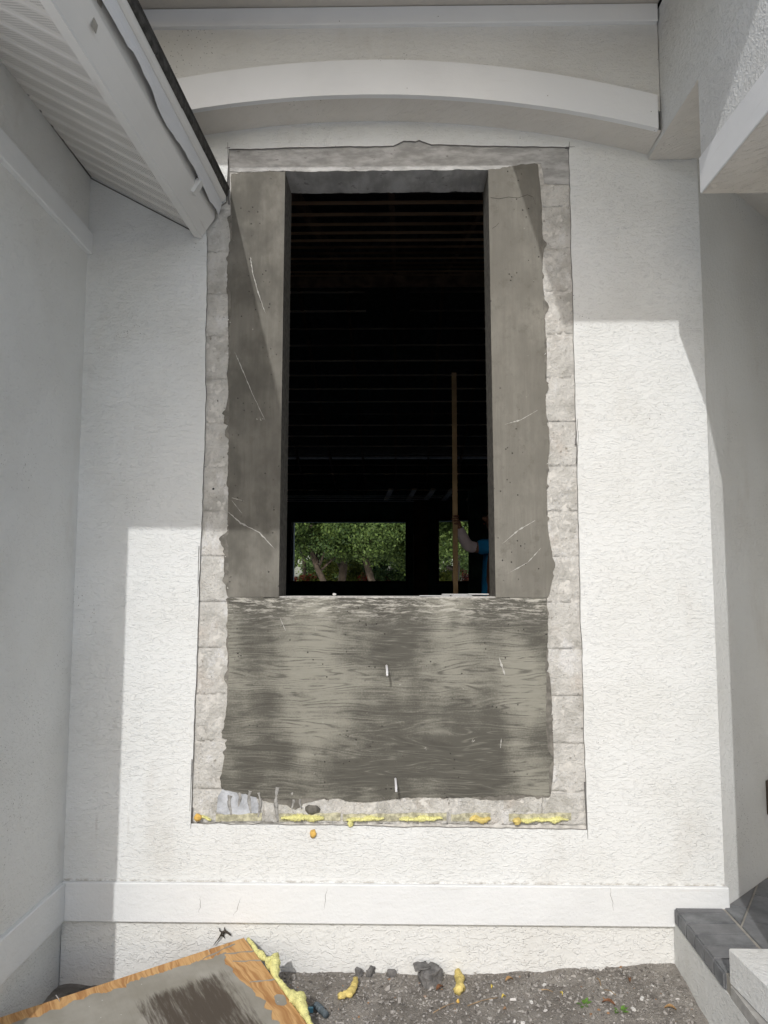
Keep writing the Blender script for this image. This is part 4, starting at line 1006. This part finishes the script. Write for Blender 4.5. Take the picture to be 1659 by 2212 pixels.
# ================================================================== garden seen through the back windows
def leaf_mat(name, c1, c2):
    s = NM(name, .55, .3); s.color(s.mix(s.rnd, c1, c2)); s.b.inputs['Transmission Weight'].default_value = 0
    return s.m
LEAF_A = leaf_mat('oak_leaves', (.045, .085, .018), (.16, .23, .055)); LEAF_B = leaf_mat('dark_leaves', (.035, .07, .02), (.10, .16, .045))
LEAF_C = leaf_mat('yellowish_leaves', (.12, .16, .03), (.25, .27, .05)); LEAF_R = leaf_mat('red_leaves', (.10, .06, .02), (.34, .05, .03)); LEAF_G = leaf_mat('grey_moss', (.16, .16, .13), (.28, .27, .22))
BARK = plain('grey_bark', (.12, .095, .072), .95, .1, .4, 3, .02)
rng = np.random.default_rng(5)
def leaves(name, centres, radii, n, size, mat, parent, squash=.8):
    cs = np.array(centres); rad = np.array(radii); k = rng.integers(0, len(cs), n)
    d = rng.normal(size=(n, 3)); d /= np.linalg.norm(d, axis=1)[:, None]; d *= (rng.random(n) ** .45)[:, None]; d[:, 2] *= squash
    c = cs[k] + d * rad[k][:, None]
    a = rng.normal(size=(n, 3)); a /= np.linalg.norm(a, axis=1)[:, None]; b = np.cross(a, rng.normal(size=(n, 3))); b /= np.linalg.norm(b, axis=1)[:, None]
    sz = size * rng.uniform(.6, 1.3, n)[:, None]
    V = np.stack([c - a * sz, c + b * sz * .5, c + a * sz, c - b * sz * .5], 1).reshape(-1, 3)
    me = bpy.data.meshes.new(name); me.from_pydata(V.tolist(), [], np.arange(4 * n).reshape(n, 4).tolist()); me.update()
    o = link(name, me, mat); return part(o, parent)
def tree(px, Y, lean, h, r, label, mat, n, seed, crown_r=2.6, low=2.7, name='broadleaf_tree'):
    rr = random.Random(seed); x = (px - 859) / FPX * (Y + 3.43)
    t = thing(name, label, 'tree', (x, Y, -.14), 'garden trees behind the house')
    base = Vector((x, Y, -.14)); top = base + Vector((lean, rr.uniform(-.4, .4), h))
    tube('trunk', [base, base.lerp(top, .35) + Vector((rr.uniform(-.12, .12), 0, 0)), base.lerp(top, .7) + Vector((rr.uniform(-.2, .2), 0, 0)), top], [r * 1.3, r, r * .8, r * .45], BARK, t, 10, .15, seed, 5)
    cs, rs = [], []
    for k in range(7):
        s = base.lerp(top, rr.uniform(.5, .95)); an = k * 2.4 + rr.uniform(-.4, .4); e = s + Vector((math.cos(an) * crown_r * rr.uniform(.5, 1), math.sin(an) * crown_r * .7, rr.uniform(.3, 1.6)))
        tube('limb', [s, s.lerp(e, .5) + Vector((0, 0, .25)), e], [r * .42, r * .3, r * .1], BARK, t, 7, .15, seed + k, 4)
        for q in (.55, .8, 1.05): cs.append(list(s.lerp(e, q) + Vector((rr.uniform(-.4, .4), rr.uniform(-.4, .4), rr.uniform(-.2, .4))))); rs.append(rr.uniform(.55, .95) * crown_r / 2.6)
    for k in range(16): cs.append([x + lean + rr.uniform(-1, 1) * crown_r, Y + rr.uniform(-.8, .8) * crown_r, low + rr.random() ** 1.4 * 4]); rs.append(rr.uniform(.6, 1.1))
    leaves('crown', cs, rs, int(n * 2.6), .072, mat, t); return t
tree(728, 30, .35, 4.6, .19, 'leafy tree with the stout trunk seen mid window', LEAF_A, 11000, 1)
tree(716, 28.5, -.9, 4.2, .13, 'tree with a slim trunk leaning left through the back window', LEAF_A, 8000, 2, 2.2, 2.9)
tree(868, 27, .9, 4.4, .20, 'forked tree leaning at the right side of the back window', LEAF_A, 9000, 3, 2.5, 2.6)
tree(842, 29, -1.6, 4.6, .16, 'dark leaning trunk left of the forked tree', LEAF_B, 7000, 4, 2.4, 3.1)
tree(975, 28, .2, 4.4, .16, 'leafy tree seen through the narrow back window', LEAF_A, 11000, 5, 2.6, 2.3)
tree(652, 33, .1, 5.2, .11, 'pale grey thin-trunked tree at the left of the window', LEAF_G, 3000, 6, 1.6, 3.2)
tree(790, 36, .1, 5.5, .10, 'far slim-trunked tree just right of the stout trunk', LEAF_B, 6000, 7, 2.6, 4.0)
tree(818, 38, 0, 5.5, .10, 'farthest slim-trunked tree right of centre in the back window', LEAF_B, 6000, 8, 2.8, 4.1)
def shrub(px, Y, top, w, mat, label, n, seed, cat='shrub'):
    rr = random.Random(seed); x = (px - 859) / FPX * (Y + 3.43); t = thing('shrub', label, cat, (x, Y, -.14), 'garden shrubs behind the house')
    tube('stem', [(x, Y, -.14), (x + .05, Y, top * .6)], [.06, .03], BARK, t, 6)
    leaves('foliage', [[x + rr.uniform(-w, w), Y + rr.uniform(-.5, .5), rr.uniform(.4, top - .25)] for _ in range(16)], [.5] * 16, int(n * 2.6), .075, mat, t)
shrub(655, 31, 2.0, .7, LEAF_R, 'red-leaved shrub low at the left of the back window', 1500, 1)
shrub(690, 30.5, 2.05, .9, LEAF_C, 'yellow-green shrub at the foot of the slim leaning trunk', 2500, 2)
shrub(770, 34, 3.0, 1.8, LEAF_C, 'broad sunny yellow-green hedge bush behind the stout trunk', 4200, 3)
shrub(712, 37, 3.3, 1.6, LEAF_B, 'dark green bush far behind the leaning trunk', 3500, 4)
shrub(820, 33, 2.15, .6, LEAF_R, 'red-tipped shrub low right of centre in the window', 1200, 5)
shrub(850, 33, 3.1, 1.3, LEAF_B, 'dark green bush under the forked tree', 2600, 6)
shrub(965, 31, 2.3, .9, LEAF_C, 'yellow-green bush in the narrow back window', 2500, 7)
shrub(675, 44, 4.6, 2.2, LEAF_B, 'tall dark bush far back at the left of the window', 6000, 11)
shrub(860, 46, 5.0, 2.4, LEAF_B, 'tall dark bush far back at the right of the window', 6000, 12)
shrub(765, 50, 3.6, 2.6, LEAF_A, 'farthest green bush seen between the trunks', 6000, 13)
shrub(985, 44, 4.4, 1.8, LEAF_B, 'tall dark bush far back in the narrow window', 5000, 14)
shrub(992, 32, 2.4, .6, LEAF_R, 'red shrub behind the stick in the narrow window', 1200, 8)
